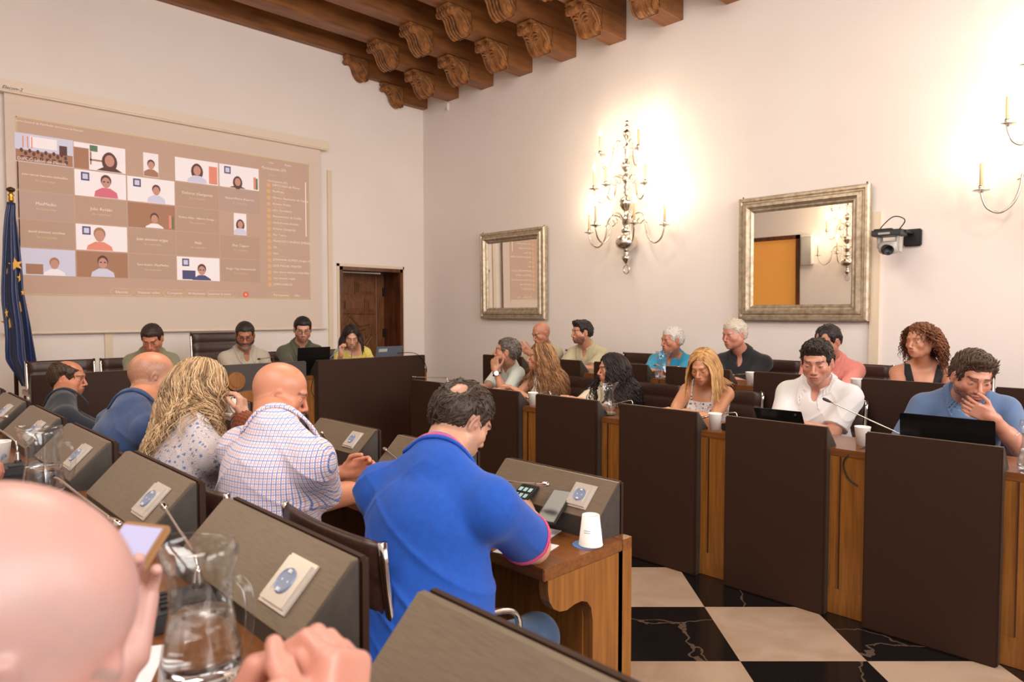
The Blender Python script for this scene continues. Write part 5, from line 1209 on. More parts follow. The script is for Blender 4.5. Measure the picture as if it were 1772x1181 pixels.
        mus_ = np.maximum(np.maximum(np.abs(Wq+.0475)-.006, np.abs(V_)-.030), -(U-.07)); cut = np.minimum(cut, mus_); cut = np.maximum(cut, mo); cut = np.maximum(cut, -(np.sqrt(((U-.105)/.02)**2+(V_/.02)**2+((Wq+.030)/.012)**2)-1)*.012)
        nzg = (.0012*np.sin(U*400)*np.sin(V_*380)*np.sin(Wq*390)).astype(f32); C.V = np.maximum(C.V-nzg, cut*hs).astype(f32); Ph, Qh = C.mesh()
        if len(Ph):
            wz_ = ((Ph-head)/hs)@z; c_ = np.tile(lin(bl_.get('col', (50, 36, 30))), (len(Ph), 1)); c2_ = lin(bl_.get('col2', bl_.get('col', (50, 36, 30)))); ff_ = ss(-.065, -.085, wz_)[:, None]; kid('beard', Ph, Qh, M_hair, c_*(1-ff_)+c2_*ff_)
    if g('glasses'):
        gm = g('glasses'); V3, Q3, n0 = [], [], 0
        def addt(pts, r):
            nonlocal n0
            a_, b_ = tubes(np.array([pts]), np.full((1, len(pts)), r), 6); V3.append(a_); Q3.append(b_+n0); n0 += len(a_)
        for sg in (-1, 1):
            addt([H(.094-.10*max(0, abs(.033+.023*math.cos(t))-.03)*1.5, sg*(.033+.023*math.cos(t)), .001+.0165*math.sin(t)) for t in np.linspace(0, 2*PI, 25)], .0016)
            addt([H(.086, sg*.056, .006), H(.07, sg*.074, .006), H(.0, sg*.081, .004), H(-.015, sg*.083, -.004)], .0018)
        addt([H(.097, -.010, .004), H(.100, 0, .007), H(.097, .010, .004)], .0016)
        gl = kid('glasses', np.concatenate(V3), np.concatenate(Q3), gm)
    o['_'] = 0; del o['_']
    return dict(o=o, arms=arms, H=H, head=head, S=S, P=P, kid=kid, F=F, f=f, l=l, a=a, x=x, y=y, z=z)
M_trs = cloth('dark_trousers', (42, 44, 54)); M_jeans = cloth('blue_jeans', (58, 84, 116), var=(40, 62, 92), ns=14)
M_shoe = mat('shoe_leather', (38, 26, 20), .4)
# ---------------------------------------------------------------- the people
def SH(px, ax, v, z):
    p = at(px, 600, ax, v).copy(); p[2] = z; return p
SAGE = cloth('sage_knit', (128, 126, 100)); BEIGE_S = cloth('beige_shirt', (176, 164, 150)); OLIVE = cloth('olive_knit', (78, 78, 60)); YELLOW = cloth('yellow_lace', (232, 214, 116), 'lace')
NAVY = cloth('navy_cotton', (26, 30, 44)); DENIM = cloth('blue_cotton', (50, 74, 118), var=(44, 66, 108), ns=40); PAIS = cloth('paisley_print', (206, 190, 186), 'paisley', c2=(96, 116, 156)); CHECK = cloth('checked_cotton', (232, 228, 236), 'check')
ROYAL = cloth('royal_blue_knit', (10, 76, 172), var=(9, 70, 162), ns=60, sheen=.1); PINK = cloth('pink_trim', (206, 66, 110)); MINT = cloth('pale_mint_knit', (196, 204, 196)); IVORY = cloth('ivory_knit', (232, 222, 206)); DOTS = cloth('dotted_crepe', (224, 208, 184), 'dots', c2=(66, 34, 30)); PRINT = cloth('printed_smock', (214, 206, 204), 'print', c2=(84, 84, 96))
WHITE = cloth('white_knit', (224, 220, 218)); SLATE = cloth('slate_blue_knit', (88, 112, 150)); KHAKI = cloth('khaki_knit', (178, 168, 138)); BEIGE = cloth('stone_knit', (184, 174, 142)); TURQ = cloth('turquoise_knit', (32, 146, 184)); BLACKC = cloth('black_knit', (22, 22, 28)); SALMON = cloth('salmon_cotton', (226, 140, 130)); BLK2 = cloth('black_jersey', (18, 17, 20)); RUST = cloth('rust_knit', (128, 66, 36)); TSH = cloth('light_tee', (206, 192, 170))
M_gf = mat('dark_glasses', (40, 34, 34), .3)
P_ = {}
def PD(px, py, d): return cC+(cF+cR*(px-886)/CAM_F-cU*(py-590.5)/CAM_F)*d
# inner left row, backs to the camera
P_['L5'] = make_person('person in royal blue polo with pink trim, back to camera at the desk end', at(800, 730, 0, 1.26), SH(755, 0, 1.09, .955), 18, (-6, 34, 0), scale=1.10, hs=.90, vox=.0035, w=.172, girth=1.2, belly=.02, arms=1.18, lean=.13, fat=1, shade=.55, shadecol=(120, 90, 74), baldtop=0,
    skin=(216, 164, 136), haircol=(48, 34, 26), haircols=[(48, 34, 26), (60, 44, 34), (74, 56, 44)], hair=dict(t=.012, n=1500, len=.030, bald=((-.090, -.026, .080), (.030, .026, .030)), nape=.050, comb=(.5, 0, -.2), lift=.12, thick=.7), stubble=.25, beardcol=(150, 130, 118),
    shirt=dict(mat=ROYAL, stripe=PINK, sleeve=.82), loose=.012, fold=.005, trousers=M_jeans, sk=.97, desk=.725, lvox=.009,
    armR=dict(w=(0, 0, 0), E=at(922, 945, 2, .775), W=at(905, 868, 2, .775), d=(.6, .8, .15), curl=.6), armL=dict(w=(0, 0, 0), W=(1.52, 1.60, .78), curl=.6), group=None)
P_['L4'] = make_person('person with shaved head and checked short sleeved shirt, looking down at the desk', at(487, 682, 0, 1.13), SH(478, 0, .99, .975), 12, (-32, 20, 0), scale=1.04, vox=.0035, w=.195, girth=1.2, arms=1.15, fat=1.2, hs=1.0, neck=1.15, belly=.02,
    skin=(222, 150, 116), red=(206, 110, 86), haircol=(88, 66, 54), shade=.35, shadecol=(176, 132, 110), shirt=dict(mat=CHECK, sleeve=.85), loose=.016, fold=.006, sk=.97, desk=.725, phase=1,
    armR=dict(w=(0, 0, 0), E=at(556, 862, 0, 1.12), W=at(655, 846, 0, 1.40), curl=.4), armL=dict(w=(0, 0, 0), E=at(520, 850, 0, 1.28), W=at(598, 817, 0, 1.34), d=(.55, -.8, .35), n=(-.75, -.4, -.3), curl=.5, thumb=.3))
P_['L3'] = make_person('person with very long wavy blonde hair and blue patterned blouse drinking from a cup', at(350, 672, 0, 1.02), SH(330, 0, .90, .93), 8, (-4, 4, 0), fem=True, vox=.0038, w=.185, scale=1.02, skin=(222, 170, 142), haircol=(150, 112, 72), haircols=[(178, 142, 104), (200, 168, 128), (146, 114, 82), (212, 184, 146), (120, 94, 68), (188, 154, 114)],
    hair=dict(t=.014, n=0, long=.40, strands=2300, wave=.015, wl=.095, puff=.036, lock=.0027, flare=.15, open=126, back=.10), shirt=dict(mat=PAIS, sleeve=1.5, neck='crew', name='blouse'), sk=.97, desk=.725, loose=.014, fold=.006,
    armR=dict(w=(0, 0, 0), W=at(422, 722, 0, 1.12), E=at(422, 722, 0, 1.12)+np.array([-.05, -.07, -.20]), d=(.05, .30, 1), n=(-.6, .8, 0), curl=.55, thumb=.6))
P_['L2'] = make_person('person with shaved head and plain blue collared shirt beside the wavy blonde hair', at(266, 652, 0, 1.0), SH(228, 0, .86, .955), 6, (-10, 8, 0), vox=.004, w=.20, girth=1.15, scale=1.04, fat=1, neck=1.1, skin=(220, 152, 116), haircol=(80, 64, 56), shade=.8, shadecol=(138, 108, 92), baldtop=1.0, stubble=.35, beardcol=(110, 88, 76), shirt=dict(mat=DENIM, sleeve=1.4), sk=.97, desk=.725, loose=.014, fold=.006, phase=2)
P_['L1'] = make_person('balding person in dark navy shirt in profile, in front of the flag', at(119, 656, 0, .97), SH(108, 0, .86, .875), -6, (-30, 6, 0), vox=.0045, w=.18, skin=(206, 138, 104), haircol=(58, 42, 32), haircols=[(58, 42, 32), (84, 62, 46)], hair=dict(t=.014, n=700, len=.022, lift=.08, bald=((.035, 0, .115), (.095, .056, .06)), nape=.052, comb=(-.7, 0, -.5)), stubble=.25, shirt=dict(mat=NAVY, sleeve=1.8), sk=.97, desk=.725)
# head table
DK = dict(z0=STEP, desk=.90, vox=.0052, lvox=.02)
P_['D1'] = make_person('person in sage green polo with short dark hair, head bent down at the head table', at(263, 587, 1, 5.80), SH(262, 1, 5.93, 1.01), 255, (240, 30, 0), skin=(206, 138, 106), w=.165, arms=1.05, girth=1.05, haircol=(48, 34, 28), hair=dict(t=.010, n=300, len=.014), stubble=.2, shirt=dict(mat=SAGE, sleeve=.8), hs=1.03, **DK)
P_['D2'] = make_person('person with black glasses, grey beard and light grey shirt at the head table', at(424, 581, 1, 5.82), SH(423, 1, 5.93, 1.0), 262, (246, 20, 0), skin=(176, 116, 86), w=.185, girth=1.12, haircol=(40, 32, 28), hair=dict(t=.008, n=300, len=.012), beard=dict(t=.006, col=(46, 38, 34), col2=(150, 142, 134)), stubble=.8, beardcol=(60, 50, 44), glasses=M_gf, shirt=dict(mat=BEIGE_S, sleeve=1.7), hs=1.06, lid=.004, **DK)
P_['D3'] = make_person('person with glasses and dark olive polo behind a black laptop at the head table', at(524, 571, 1, 5.82), SH(520, 1, 5.93, 1.03), 258, (246, 16, 0), skin=(214, 160, 130), w=.18, haircol=(24, 20, 20), hair=dict(t=.012, n=300, len=.016), stubble=.5, glasses=M_gf, shirt=dict(mat=OLIVE, sleeve=.8), hs=1.05, lid=.004, **DK)
P_['D4'] = make_person('person with dark bobbed hair in yellow lace top speaking into a microphone', at(608, 584, 1, 5.80), SH(611, 1, 5.92, 1.0), 262, (244, 22, 0), fem=True, skin=(224, 168, 140), haircol=(34, 22, 20), hair=dict(t=.012, n=0, long=.11, strands=320, wave=.003, puff=.016, lock=.005, flare=.1, open=128), shirt=dict(mat=YELLOW, sleeve=1.0, neck='boat', wide=True, name='lace_top'), lid=.004, hs=1.0, loose=.012,
    armR=dict(w=(0, 0, 0), W=at(590, 612, 1, 5.66), pole=(.1, -.2, -1), d=(.15, -.1, 1), n=(.6, .8, 0), curl=.85), **DK)
# right front row
FK = dict(desk=.787, lvox=.02)
P_['F1'] = make_person('person with greying hair, pale polo and wristwatch resting chin on one hand', at(876, 610, 0, 3.88), SH(878, 0, 3.99, .90), 165, (132, -8, 0), vox=.0048, skin=(204, 146, 116), haircol=(92, 84, 76), haircols=[(92, 84, 76), (120, 112, 104), (70, 62, 56)], browcol=(50, 40, 34), hair=dict(t=.014, n=420, len=.026), stubble=.25, shirt=dict(mat=MINT, sleeve=.8), hs=1.05,
    armL=dict(w=(0, 0, 0), W=at(857, 641, 0, 3.76), pole=(.3, .5, -1), d=(.0, -.15, 1), n=(-.8, -.6, .1), curl=.7, thumb=-.2), armR=dict(w=(.34, .1, 'desk')), **FK)
P_['F2'] = make_person('person with long light brown hair and sleeveless ivory top, seen in profile', at(935, 620, 0, 3.88), SH(945, 0, 3.98, .88), 172, (138, -4, 0), fem=True, vox=.0048, skin=(216, 156, 122), haircol=(120, 80, 50), haircols=[(126, 84, 52), (150, 106, 68), (98, 64, 40), (168, 124, 82)], browcol=(66, 44, 32),
    hair=dict(t=.012, n=0, long=.34, strands=440, wave=.007, puff=.026, lock=.0044, flare=.05, open=122), shirt=dict(mat=IVORY, sleeve=0, neck='scoop', name='top', keep=lambda F_, L_, A_: np.maximum(np.abs(L_)-.135, A_*0-1)), hs=1.03, armL=dict(w=(.30, .02, 'desk')), **FK)
P_['F3'] = make_person('person with long black wavy hair and cream blouse with dark dots', at(1058, 640, 0, 3.90), SH(1062, 0, 3.98, .86), 176, (142, 2, 0), fem=True, vox=.0045, skin=(216, 156, 124), haircol=(30, 20, 20), haircols=[(30, 20, 20), (44, 30, 28), (22, 15, 16)],
    hair=dict(t=.016, n=0, long=.44, strands=620, wave=.011, wl=.08, puff=.035, lock=.0050, flare=.07, open=122), shirt=dict(mat=DOTS, sleeve=1.0, neck='crew', wide=True, name='blouse'), loose=.018, hs=1.0, w=.18, **FK)
def strappy(F_, L_, A_):
    band = A_+.085; strap = np.maximum(np.abs(np.abs(L_)-.080)-.007, A_-.3); return np.maximum(np.minimum(band, strap), np.abs(L_)-.15)
P_['F4'] = make_person('person with shoulder-length blonde hair and strappy printed top, eyes lowered', at(1217, 636, 0, 3.86), SH(1222, 0, 3.98, .885), 186, (186, 20, 0), fem=True, vox=.0042, skin=(218, 156, 116), haircol=(190, 140, 88), haircols=[(196, 146, 92), (216, 172, 114), (166, 118, 72)], browcol=(120, 84, 56),
    hair=dict(t=.014, n=0, long=.16, strands=420, wave=.003, puff=.020, lock=.0046, flare=.06, open=126, part=1), shirt=dict(mat=PRINT, sleeve=0, neck='none', keep=strappy, name='strappy_top'), lid=.005, hs=1.02, arms=1.08, girth=1.05, **FK)
P_['F5'] = make_person('person in white polo with short dark hair, looking down at a tablet', at(1413, 628, 0, 3.86), SH(1417, 0, 3.99, .925), 188, (192, 13, 0), vox=.004, w=.185, girth=1.15, arms=1.15, skin=(212, 150, 124), haircol=(48, 40, 36), haircols=[(48, 40, 36), (64, 54, 48)], hair=dict(t=.014, n=600, len=.026, quiff=True, comb=(.2, 0, .8), lift=.5), stubble=.15, shirt=dict(mat=WHITE, sleeve=.8), lid=.004, hs=1.08, scale=1.03, loose=.014, fold=.005,
    armL=dict(w=(.30, -.04, 'desk'), curl=.5), armR=dict(w=(.33, -.06, 'desk')), **FK)
P_['F6'] = make_person('person with brown hair and slate blue polo covering mouth with one hand', at(1683, 655, 0, 3.86), SH(1672, 0, 3.99, .925), 205, (212, 16, -4), vox=.004, w=.195, girth=1.12, arms=1.1, skin=(206, 144, 118), haircol=(70, 52, 42), haircols=[(70, 52, 42), (92, 70, 56)], browcol=(44, 32, 28), hair=dict(t=.017, n=650, len=.03, quiff=True, comb=(-.3, .3, .6), lift=.45), stubble=.9, beardcol=(60, 42, 34), shirt=dict(mat=SLATE, sleeve=.8), lid=.002, hs=1.08, scale=1.03, loose=.014,
    armL=dict(w=(0, 0, 0), W=at(1716, 722, 0, 3.76), pole=(.3, .55, -1), d=(.1, -.90, .42), n=(-.9, -.1, .3), curl=.45, thumb=.0), armR=dict(w=(.22, -.26, 'desk')), **FK)
# wall row
WK = dict(z0=STEP, desk=.900, lvox=.02, vox=.0052)
P_['W1'] = make_person('bald person in khaki polo at the far end of the wall row', at(936, 578, 0, 5.02), SH(940, 0, 5.12, .99), 190, (172, 20, 0), skin=(206, 144, 114), w=.19, girth=1.1, haircol=(60, 44, 36), shade=.3, shadecol=(160, 104, 82), shirt=dict(mat=KHAKI, sleeve=.8), hs=1.06, lid=.005, armL=dict(w=(.30, .02, 1.04), d=(.6, -.2, .5), n=(-.4, -.6, .4)), **WK)
P_['W2'] = make_person('person with dark hair, trimmed beard and stone coloured polo in profile', at(1006, 576, 0, 5.02), SH(1016, 0, 5.13, 1.0), 190, (158, 2, 0), skin=(206, 146, 116), haircol=(36, 28, 26), hair=dict(t=.014, n=300, len=.024, quiff=True), stubble=.9, beardcol=(58, 42, 34), w=.19, shirt=dict(mat=BEIGE, sleeve=.8), hs=1.05, **WK)
P_['W3'] = make_person('elderly person with white hair and turquoise polo behind a water jug', at(1162, 590, 0, 5.02), SH(1162, 0, 5.13, .975), 190, (160, 4, 0), skin=(196, 132, 102), haircol=(206, 200, 194), haircols=[(206, 200, 194), (226, 220, 214)], browcol=(150, 136, 126), hair=dict(t=.014, n=300, len=.026), shirt=dict(mat=TURQ, sleeve=.8), hs=1.03, w=.18, **WK)
P_['W4'] = make_person('heavyset person with white hair and black polo with small chest badge', at(1270, 580, 0, 5.02), SH(1285, 0, 5.13, 1.0), 188, (164, 8, 0), skin=(206, 142, 118), haircol=(198, 186, 170), haircols=[(198, 186, 170), (216, 206, 192)], browcol=(170, 150, 132), hair=dict(t=.013, n=300, len=.024), fat=1.2, w=.20, girth=1.25, belly=.03, shirt=dict(mat=BLACKC, sleeve=.85), hs=1.08, lid=.003, armL=dict(w=(.30, -.04, 'desk')), **WK)
P_['W5'] = make_person('person with dark hair and salmon shirt partly hidden behind the white polo', at(1432, 592, 0, 5.02), SH(1440, 0, 5.13, .985), 186, (168, 16, 0), skin=(196, 132, 104), haircol=(28, 22, 22), hair=dict(t=.013, n=300, len=.02, recede=True), w=.185, shirt=dict(mat=SALMON, sleeve=1.5), hs=1.06, **WK)
P_['W6'] = make_person('person with big curly auburn hair and deep necked black sleeveless top', at(1592, 592, 0, 5.0), SH(1598, 0, 5.1, .985), 200, (160, 2, 0), fem=True, skin=(214, 152, 120), haircol=(110, 66, 40), haircols=[(112, 66, 40), (138, 86, 52), (88, 50, 32)], browcol=(84, 54, 38),
    hair=dict(t=.020, n=0, curly=900, clen=.17), shirt=dict(mat=BLK2, sleeve=0, neck='none', name='top', keep=lambda F_, L_, A_: np.maximum(np.maximum(np.abs(L_)-.125, A_-.035), np.where(F_ > 0, -(np.abs(L_)-.030-(A_+.22)*.22), -1))), girth=1.1, arms=1.15, hs=1.05, w=.19, **WK)
# foreground, outer left row
hA = PD(-28, 1118, .45)
P_['A'] = make_person('person with shaved bald head, blurred in the bottom left foreground', hA, hA+np.array([-.14, -.02, -.19]), 10, (0, 42, 6), z0=STEP, vox=.0035, w=.18, fat=1, hs=.97, skin=(206, 160, 148), red=(206, 130, 122), haircol=(150, 130, 124), shade=.6, shadecol=(160, 144, 144), baldtop=1.0, shirt=dict(mat=TSH, sleeve=.8), desk=.895, lvox=.02,
    armL=dict(w=(0, 0, 0), W=PD(190, 1165, .72), pole=(-.2, .6, -1), d=(.30, .25, .9), n=(-.35, -.75, .35), curl=.5, thumb=.5), armR=dict(w=(.34, .04, 'desk')))
P_['B'] = make_person('person at the bottom edge, only blurred clasped hands in view', (-.20, .12, 1.33), (-.21, .20, 1.08), 8, (10, 10, 0), z0=STEP, vox=.0032, gvox=.008, w=.17, skin=(212, 150, 130), red=(200, 112, 98), haircol=(80, 60, 50), hair=dict(t=.012, n=100), shirt=dict(mat=TSH, sleeve=.8), desk=.895, lvox=.02, lean=.06,
    armL=dict(w=(0, 0, 0), W=PD(400, 1290, .60), E=PD(400, 1290, .60)+np.array([-.13, -.06, -.19]), pole=(.2, .3, -1), d=(.42, -.22, .85), n=(.3, -.9, -.2), curl=.92, thumb=.6), armR=dict(w=(0, 0, 0), W=PD(575, 1310, .58), E=PD(575, 1310, .58)+np.array([-.12, -.04, -.19]), pole=(.2, -.3, -1), d=(.40, .30, .85), n=(-.3, .9, -.1), curl=.9, thumb=.6))
P_['C'] = make_person('person beyond the left edge of the photo, only a hand on the desk in view', (-.08, 2.70, 1.40), (-.17, 2.74, 1.16), 2, (0, 15, 0), z0=STEP, vox=.005, skin=(206, 134, 112), haircol=(60, 46, 38), hair=dict(t=.012, n=100), shirt=dict(mat=NAVY, sleeve=.8), desk=.895, lvox=.02,
    armR=dict(w=(0, 0, 0), W=(.275, 2.63, .965), pole=(-.3, -.6, -1), d=(.9, -.25, -.12), n=(-.1, -.1, -1), curl=.55))

# ---- jewellery, watch, cuff
p = P_['F1']; E, Wp = p['arms']['L'][1], p['arms']['L'][2]; d_ = unit(Wp-E); c = Wp-d_*.035
u1 = unit(np.cross(d_, [0, 0, 1.])); u2 = np.cross(d_, u1)
V_, Q_ = tubes(np.array([[c+(u1*math.cos(t)+u2*math.sin(t))*.031 for t in np.linspace(0, 2*PI, 25)]]), np.full((1, 25), .006), 6); p['kid']('watch_strap', V_, Q_, M_black)
tv = unit(cC-c); tv = unit(tv-d_*np.dot(tv, d_)); bm = B(); lathe(bm, [(0, 0), (.021, 0), (.022, .008), (.017, .011), (0, .011)], 20); xf(bm, bm.verts[:], Matrix.Translation(Vector(c+tv*.030)) @ Vector(tv).to_track_quat('Z', 'Y').to_matrix().to_4x4())
o = meshobj('watch', bm, M_chrome, p['o']); o.matrix_parent_inverse = Matrix.Translation(p['o'].location).inverted()
p = P_['F4']; bm = B(); ec = p['H'](-.004, .088, -.055)
for k in range(6):
    a = 2*PI*k/6; lathe(bm, [(0, -.006), (.011, 0), (0, .006)], 8, tuple(ec+p['x']*.012*math.cos(a)+p['z']*.012*math.sin(a)))
lathe(bm, [(0, -.006), (.008, 0), (0, .006)], 8, tuple(ec)); tube(bm, [ec, p['H'](-.004, .083, -.034)], .002, 5)
o = meshobj('flower_earring', bm, M_white, p['o']); o.matrix_parent_inverse = Matrix.Translation(p['o'].location).inverted()
p = P_['L3']; E, Wp = p['arms']['R'][1], p['arms']['R'][2]; C = Field(Wp-.12, Wp+.12, .004); d_ = unit(Wp-E); C.cap(Wp-d_*.075, Wp-d_*.018, .040, .046, .01)
X, Y, Z = C.ax[0][:, None, None], C.ax[1][None, :, None], C.ax[2][None, None, :]; C.V = C.V-(.004*np.sin(X*320)*np.sin(Z*300+Y*200)).astype(f32); Pk, Qk = C.mesh(); p['kid']('knitted_cuff', Pk, Qk, RUST)
p = P_['W4']; bm = B(); c = p['S']+p['f']*.155-p['a']*.115+p['l']*.095; lathe(bm, [(0, 0), (.014, 0), (.014, .004), (0, .006)], 14); xf(bm, bm.verts[:], Matrix.Translation(Vector(c)) @ Vector(p['f']).to_track_quat('Z', 'Y').to_matrix().to_4x4()); o = meshobj('chest_badge', bm, M_bezel, p['o']); o.matrix_parent_inverse = Matrix.Translation(p['o'].location).inverted()
p = P_['F5']; c = p['S']+p['f']*.152-p['a']*.13+p['l']*.085; bm = B(); box(bm, -.007, .007, -.011, .011, -.002, .004, .002); xf(bm, bm.verts[:], Matrix.Translation(Vector(c)) @ Vector(p['f']).to_track_quat('Z', 'Y').to_matrix().to_4x4()); o = meshobj('chest_emblem', bm, M_black, p['o']); o.matrix_parent_inverse = Matrix.Translation(p['o'].location).inverted()
# ---------------------------------------------------------------- things on the desks
def jug(label, loc, rz, level=.10, sc=1.0):
    t = thing('glass_jug', label, 'jug', loc, rz, 'glass water jugs'); t.scale = (sc, sc, sc)
    outer = [(0, 0), (.046, 0), (.054, .008), (.056, .022), (.053, .05), (.046, .09), (.041, .118), (.0425, .122), (.0405, .127), (.0425, .132), (.0405, .137), (.0425, .142), (.041, .148), (.044, .160), (.050, .175), (.0515, .19), (.048, .205)]
    inner = [(.0455, .205), (.0488, .19), (.0475, .176), (.0415, .161), (.0385, .148), (.0385, .118), (.0435, .09), (.0503, .05), (.053, .022), (.050, .012), (0, .010)]
    bm = B(); vs = lathe(bm, outer+inner, 40)
    for v in bm.verts:   # pouring lip opposite the handle
        if v.co.z > .16: f_ = (v.co.z-.16)/.045; a = math.atan2(v.co.y, v.co.x); v.co.x -= .020*f_*max(0, math.cos(a-PI))**6; v.co.z += .004*f_*math.cos(2*a)
    meshobj('glass_body', bm, M_glass, t, True)
    bm = B(); tube(bm, spline([(.040, 0, .150), (.058, 0, .158), (.074, 0, .145), (.078, 0, .11), (.072, 0, .07), (.060, 0, .045), (.052, 0, .04)], 5), .0065, 10); meshobj('handle', bm, M_glass, t, True)
    prof = [(0, .0105), (.0498, .0122), (.0527, .022), (.0500, .05)]; 
    rr = np.interp(level, [.05, .09, .118, .148], [.0500, .0432, .0382, .0382]); prof += [((.0500+(rr-.0500)*k/3), .05+(level-.05)*k/3) for k in (1, 2, 3)]+[(0, level)]
    bm = B(); lathe(bm, prof, 40); meshobj('water', bm, M_water, t, True)
    return t
jug('large half full glass water jug in the foreground beside the bald head', (.352, .985, .895), -1.0, .105)
q = at(82, 838, 2, .895); jug('half full glass water jug farther along the outer left desk', (.40, 2.30, .895), -.6, .095)
jug('glass water jug on the right front desk before the black-haired woman', (3.400, 2.625, .787), 2.2, .06)
jug('glass water jug at the right edge beside the black laptop', (3.395, .485, .787), 2.4, .09)
jug('glass water jug on the wall row desk before the turquoise polo', (4.495, 2.945, .925), 2.2, .06)

def cup(label, loc, inv=False, printed=True, rz=0, parentless=True):
    t = thing('paper_cup', label, 'cup', loc, rz, 'white paper cups')
    prof = [(0, .003), (.0245, .003), (.0245, 0), (.026, 0), (.0355, .086), (.0368, .088), (.036, .091), (.034, .089), (.0335, .086), (.0245, .005), (0, .005)]
    if inv: prof = [(r, .091-z) for r, z in prof]
    bm = B(); lathe(bm, prof, 32); meshobj('cup_body', bm, M_cup, t, True)
    if printed:
        bm = B()
        def pt(a, z):
            r = (.026+.0098*z/.088 if not inv else .0362-.0098*z/.088)+.0006; return (r*math.cos(a), r*math.sin(a), z)
        for k, (r, w_) in enumerate(((.016, 1.0), (.011, .8), (.006, .5))):
            tube(bm, [pt(PI+(.10+r*math.cos(t))/.032*.55-.0, .035+r*math.sin(t)*.9) for t in np.linspace(.3, 3.6, 14)], .0009, 4)
        meshobj('swirl_logo', bm, M_blue, t)
        bm = B()
        for i in range(2):
            for j in range(5): tube(bm, [pt(PI-.15-.13*j, .05-.006*i), pt(PI-.22-.13*j, .05-.006*i)], .0011, 4)
        meshobj('printed_lines', bm, M_blue, t)
    return t
c = at(1027, 926, 2, .725)
cup('upturned white paper cup with blue swirl at the end of the polo man\'s desk', (1.588, 1.285, .728), True, True, .75)
bm = B(); lathe(bm, [(0, 0), (.042, 0), (.042, .002), (0, .002)], 32, (1.583, 1.298, .7252)); tag(meshobj('coaster', bm, M_blue), 'round blue coaster under the upturned paper cup', 'coaster')
def cupp(px, py, z, lab, ax=None, val=None):
    v = at(px, py, 2, z) if ax is None else at(px, py, ax, val); return cup(lab, (v[0], v[1], z), False, False)
cup('white paper cup before the woman in the ivory top', (3.40, 3.265, .787), False, False)
cup('white paper cup before the blonde woman in the strappy top', (3.395, 1.885, .787), False, False)
cup('white paper cup beside the black microphone base near the slate blue polo', (3.50, 1.165, .787), False, False)
cup('white paper cup on the wall row desk beside the man in black', (4.50, 2.23, .925), False, False)
cup('white paper cup on the wall row desk beside the man in salmon', (4.52, 1.545, .925), False, False)
cup('white paper cup at the left edge of the outer left desk', (.375, 2.88, .895), False, True, .2)
# cup held at the mouth
p = P_['L3']; m_ = p['H'](.108, 0, -.064); t = thing('paper_cup', 'white paper cup held to the lips by the wavy haired woman', 'cup', tuple(m_+p['x']*.020-np.array([0, 0, .040])), 0, 'white paper cups')
for ch_ in bpy.data.objects['paper_cup'].children:
    if ch_.name.startswith('cup_body'):
        d = ch_.copy(); COL.objects.link(d); d.parent = t; d.matrix_parent_inverse = Matrix.Identity(4); d.location = (0, 0, 0)
t.rotation_euler = (0, 0, 0); t.scale = (.72, .72, .72)

def microphone(label, base, tip, rz=0, pre=.05, ring=False, col=None):
    """conference unit with a thin chrome gooseneck; tip in world coordinates"""
    t = thing('microphone', label, 'microphone', base, rz, 'gooseneck conference microphones'); Mi = (Matrix.Translation(base) @ Matrix.Rotation(rz, 4, 'Z')).inverted()
    tp = Mi @ Vector(tip)
    bm = B(); prism(bm, [(-.065, 0), (.065, 0), (.065, .016), (.03, .032), (-.065, .038)], -.055, .055, 'y'); bmesh.ops.bevel(bm, geom=bm.edges[:], offset=.004, segments=2, affect='EDGES'); bd = meshobj('base_unit', bm, col or M_dgrey, t)
    bm = B()
    for i in range(4): box(bm, .0+.0*i, .022, -.04+.02*i, -.026+.02*i, .0325, .0375, .001)
    box(bm, -.05, -.01, .015, .045, .0345, .0392, .002); meshobj('buttons', bm, M_black, bd)
    s = Vector((-.045, -.03, .036)); 
    bm = B(); lathe(bm, [(0, 0), (.011, 0), (.009, .012), (.006, .03), (.005, .034), (0, .034)], 14, tuple(s)); meshobj('neck_socket', bm, M_chrome, t, True)
    mid = s+Vector((0, 0, pre)); d = (tp-mid)
    P = spline([s+Vector((0, 0, .02)), s+Vector((0, 0, pre*.8))+d*.02, mid+d*.10, mid+d*.5, tp-d.normalized()*.035], 6)
    bm = B(); tube(bm, P, .0032, 8); meshobj('gooseneck', bm, M_chrome, t, True)
    bm = B(); q = d.normalized(); tube(bm, [tp-q*.05, tp-q*.042, tp-q*.036, tp-q*.03, tp-q*.008, tp], [.0035, .006, .0062, .0078, .008, .005], 12); meshobj('microphone_head', bm, M_chrome if not ring else M_dgrey, t, True)
    return t
MT = lambda px, py, ax, v: tuple(at(px, py, ax, v))
microphone('chrome gooseneck microphone on the desk before the royal blue polo', (1.50, 1.66, .725), MT(950, 839, 0, 1.60), PI, .10)
microphone('chrome gooseneck microphone beside the checked shirt man\'s raised hand', (1.47, 2.05, .725), MT(664, 776, 0, 1.66), PI, .07)
microphone('chrome gooseneck microphone, tip just showing over the checked shoulder', (1.50, 2.75, .725), MT(556, 748, 0, 1.52), PI, .10)
microphone('gooseneck microphone beside the farther jug, its neck pointing at the bald head', (.33, 2.02, .895), (.40, 1.56, .985), PI, .08)
microphone('grey conference microphone unit beyond the bald head beneath the lit phone', (.395, 1.235, .895), (.50, 1.62, 1.0), PI-.2, .05)
microphone('gooseneck microphone on the outer left desk beside the cup', (.36, 2.70, .895), (.36, 3.05, 1.04), PI, .07)
microphone('gooseneck microphone on the outer left desk toward the flag', (.36, 3.45, .895), MT(12, 722, 0, .44), PI, .07)
microphone('long chrome gooseneck microphone rising between the white polo and the black laptop', (3.52, .99, .787), MT(1424, 690, 0, 3.60), 0, .03, True, M_black)
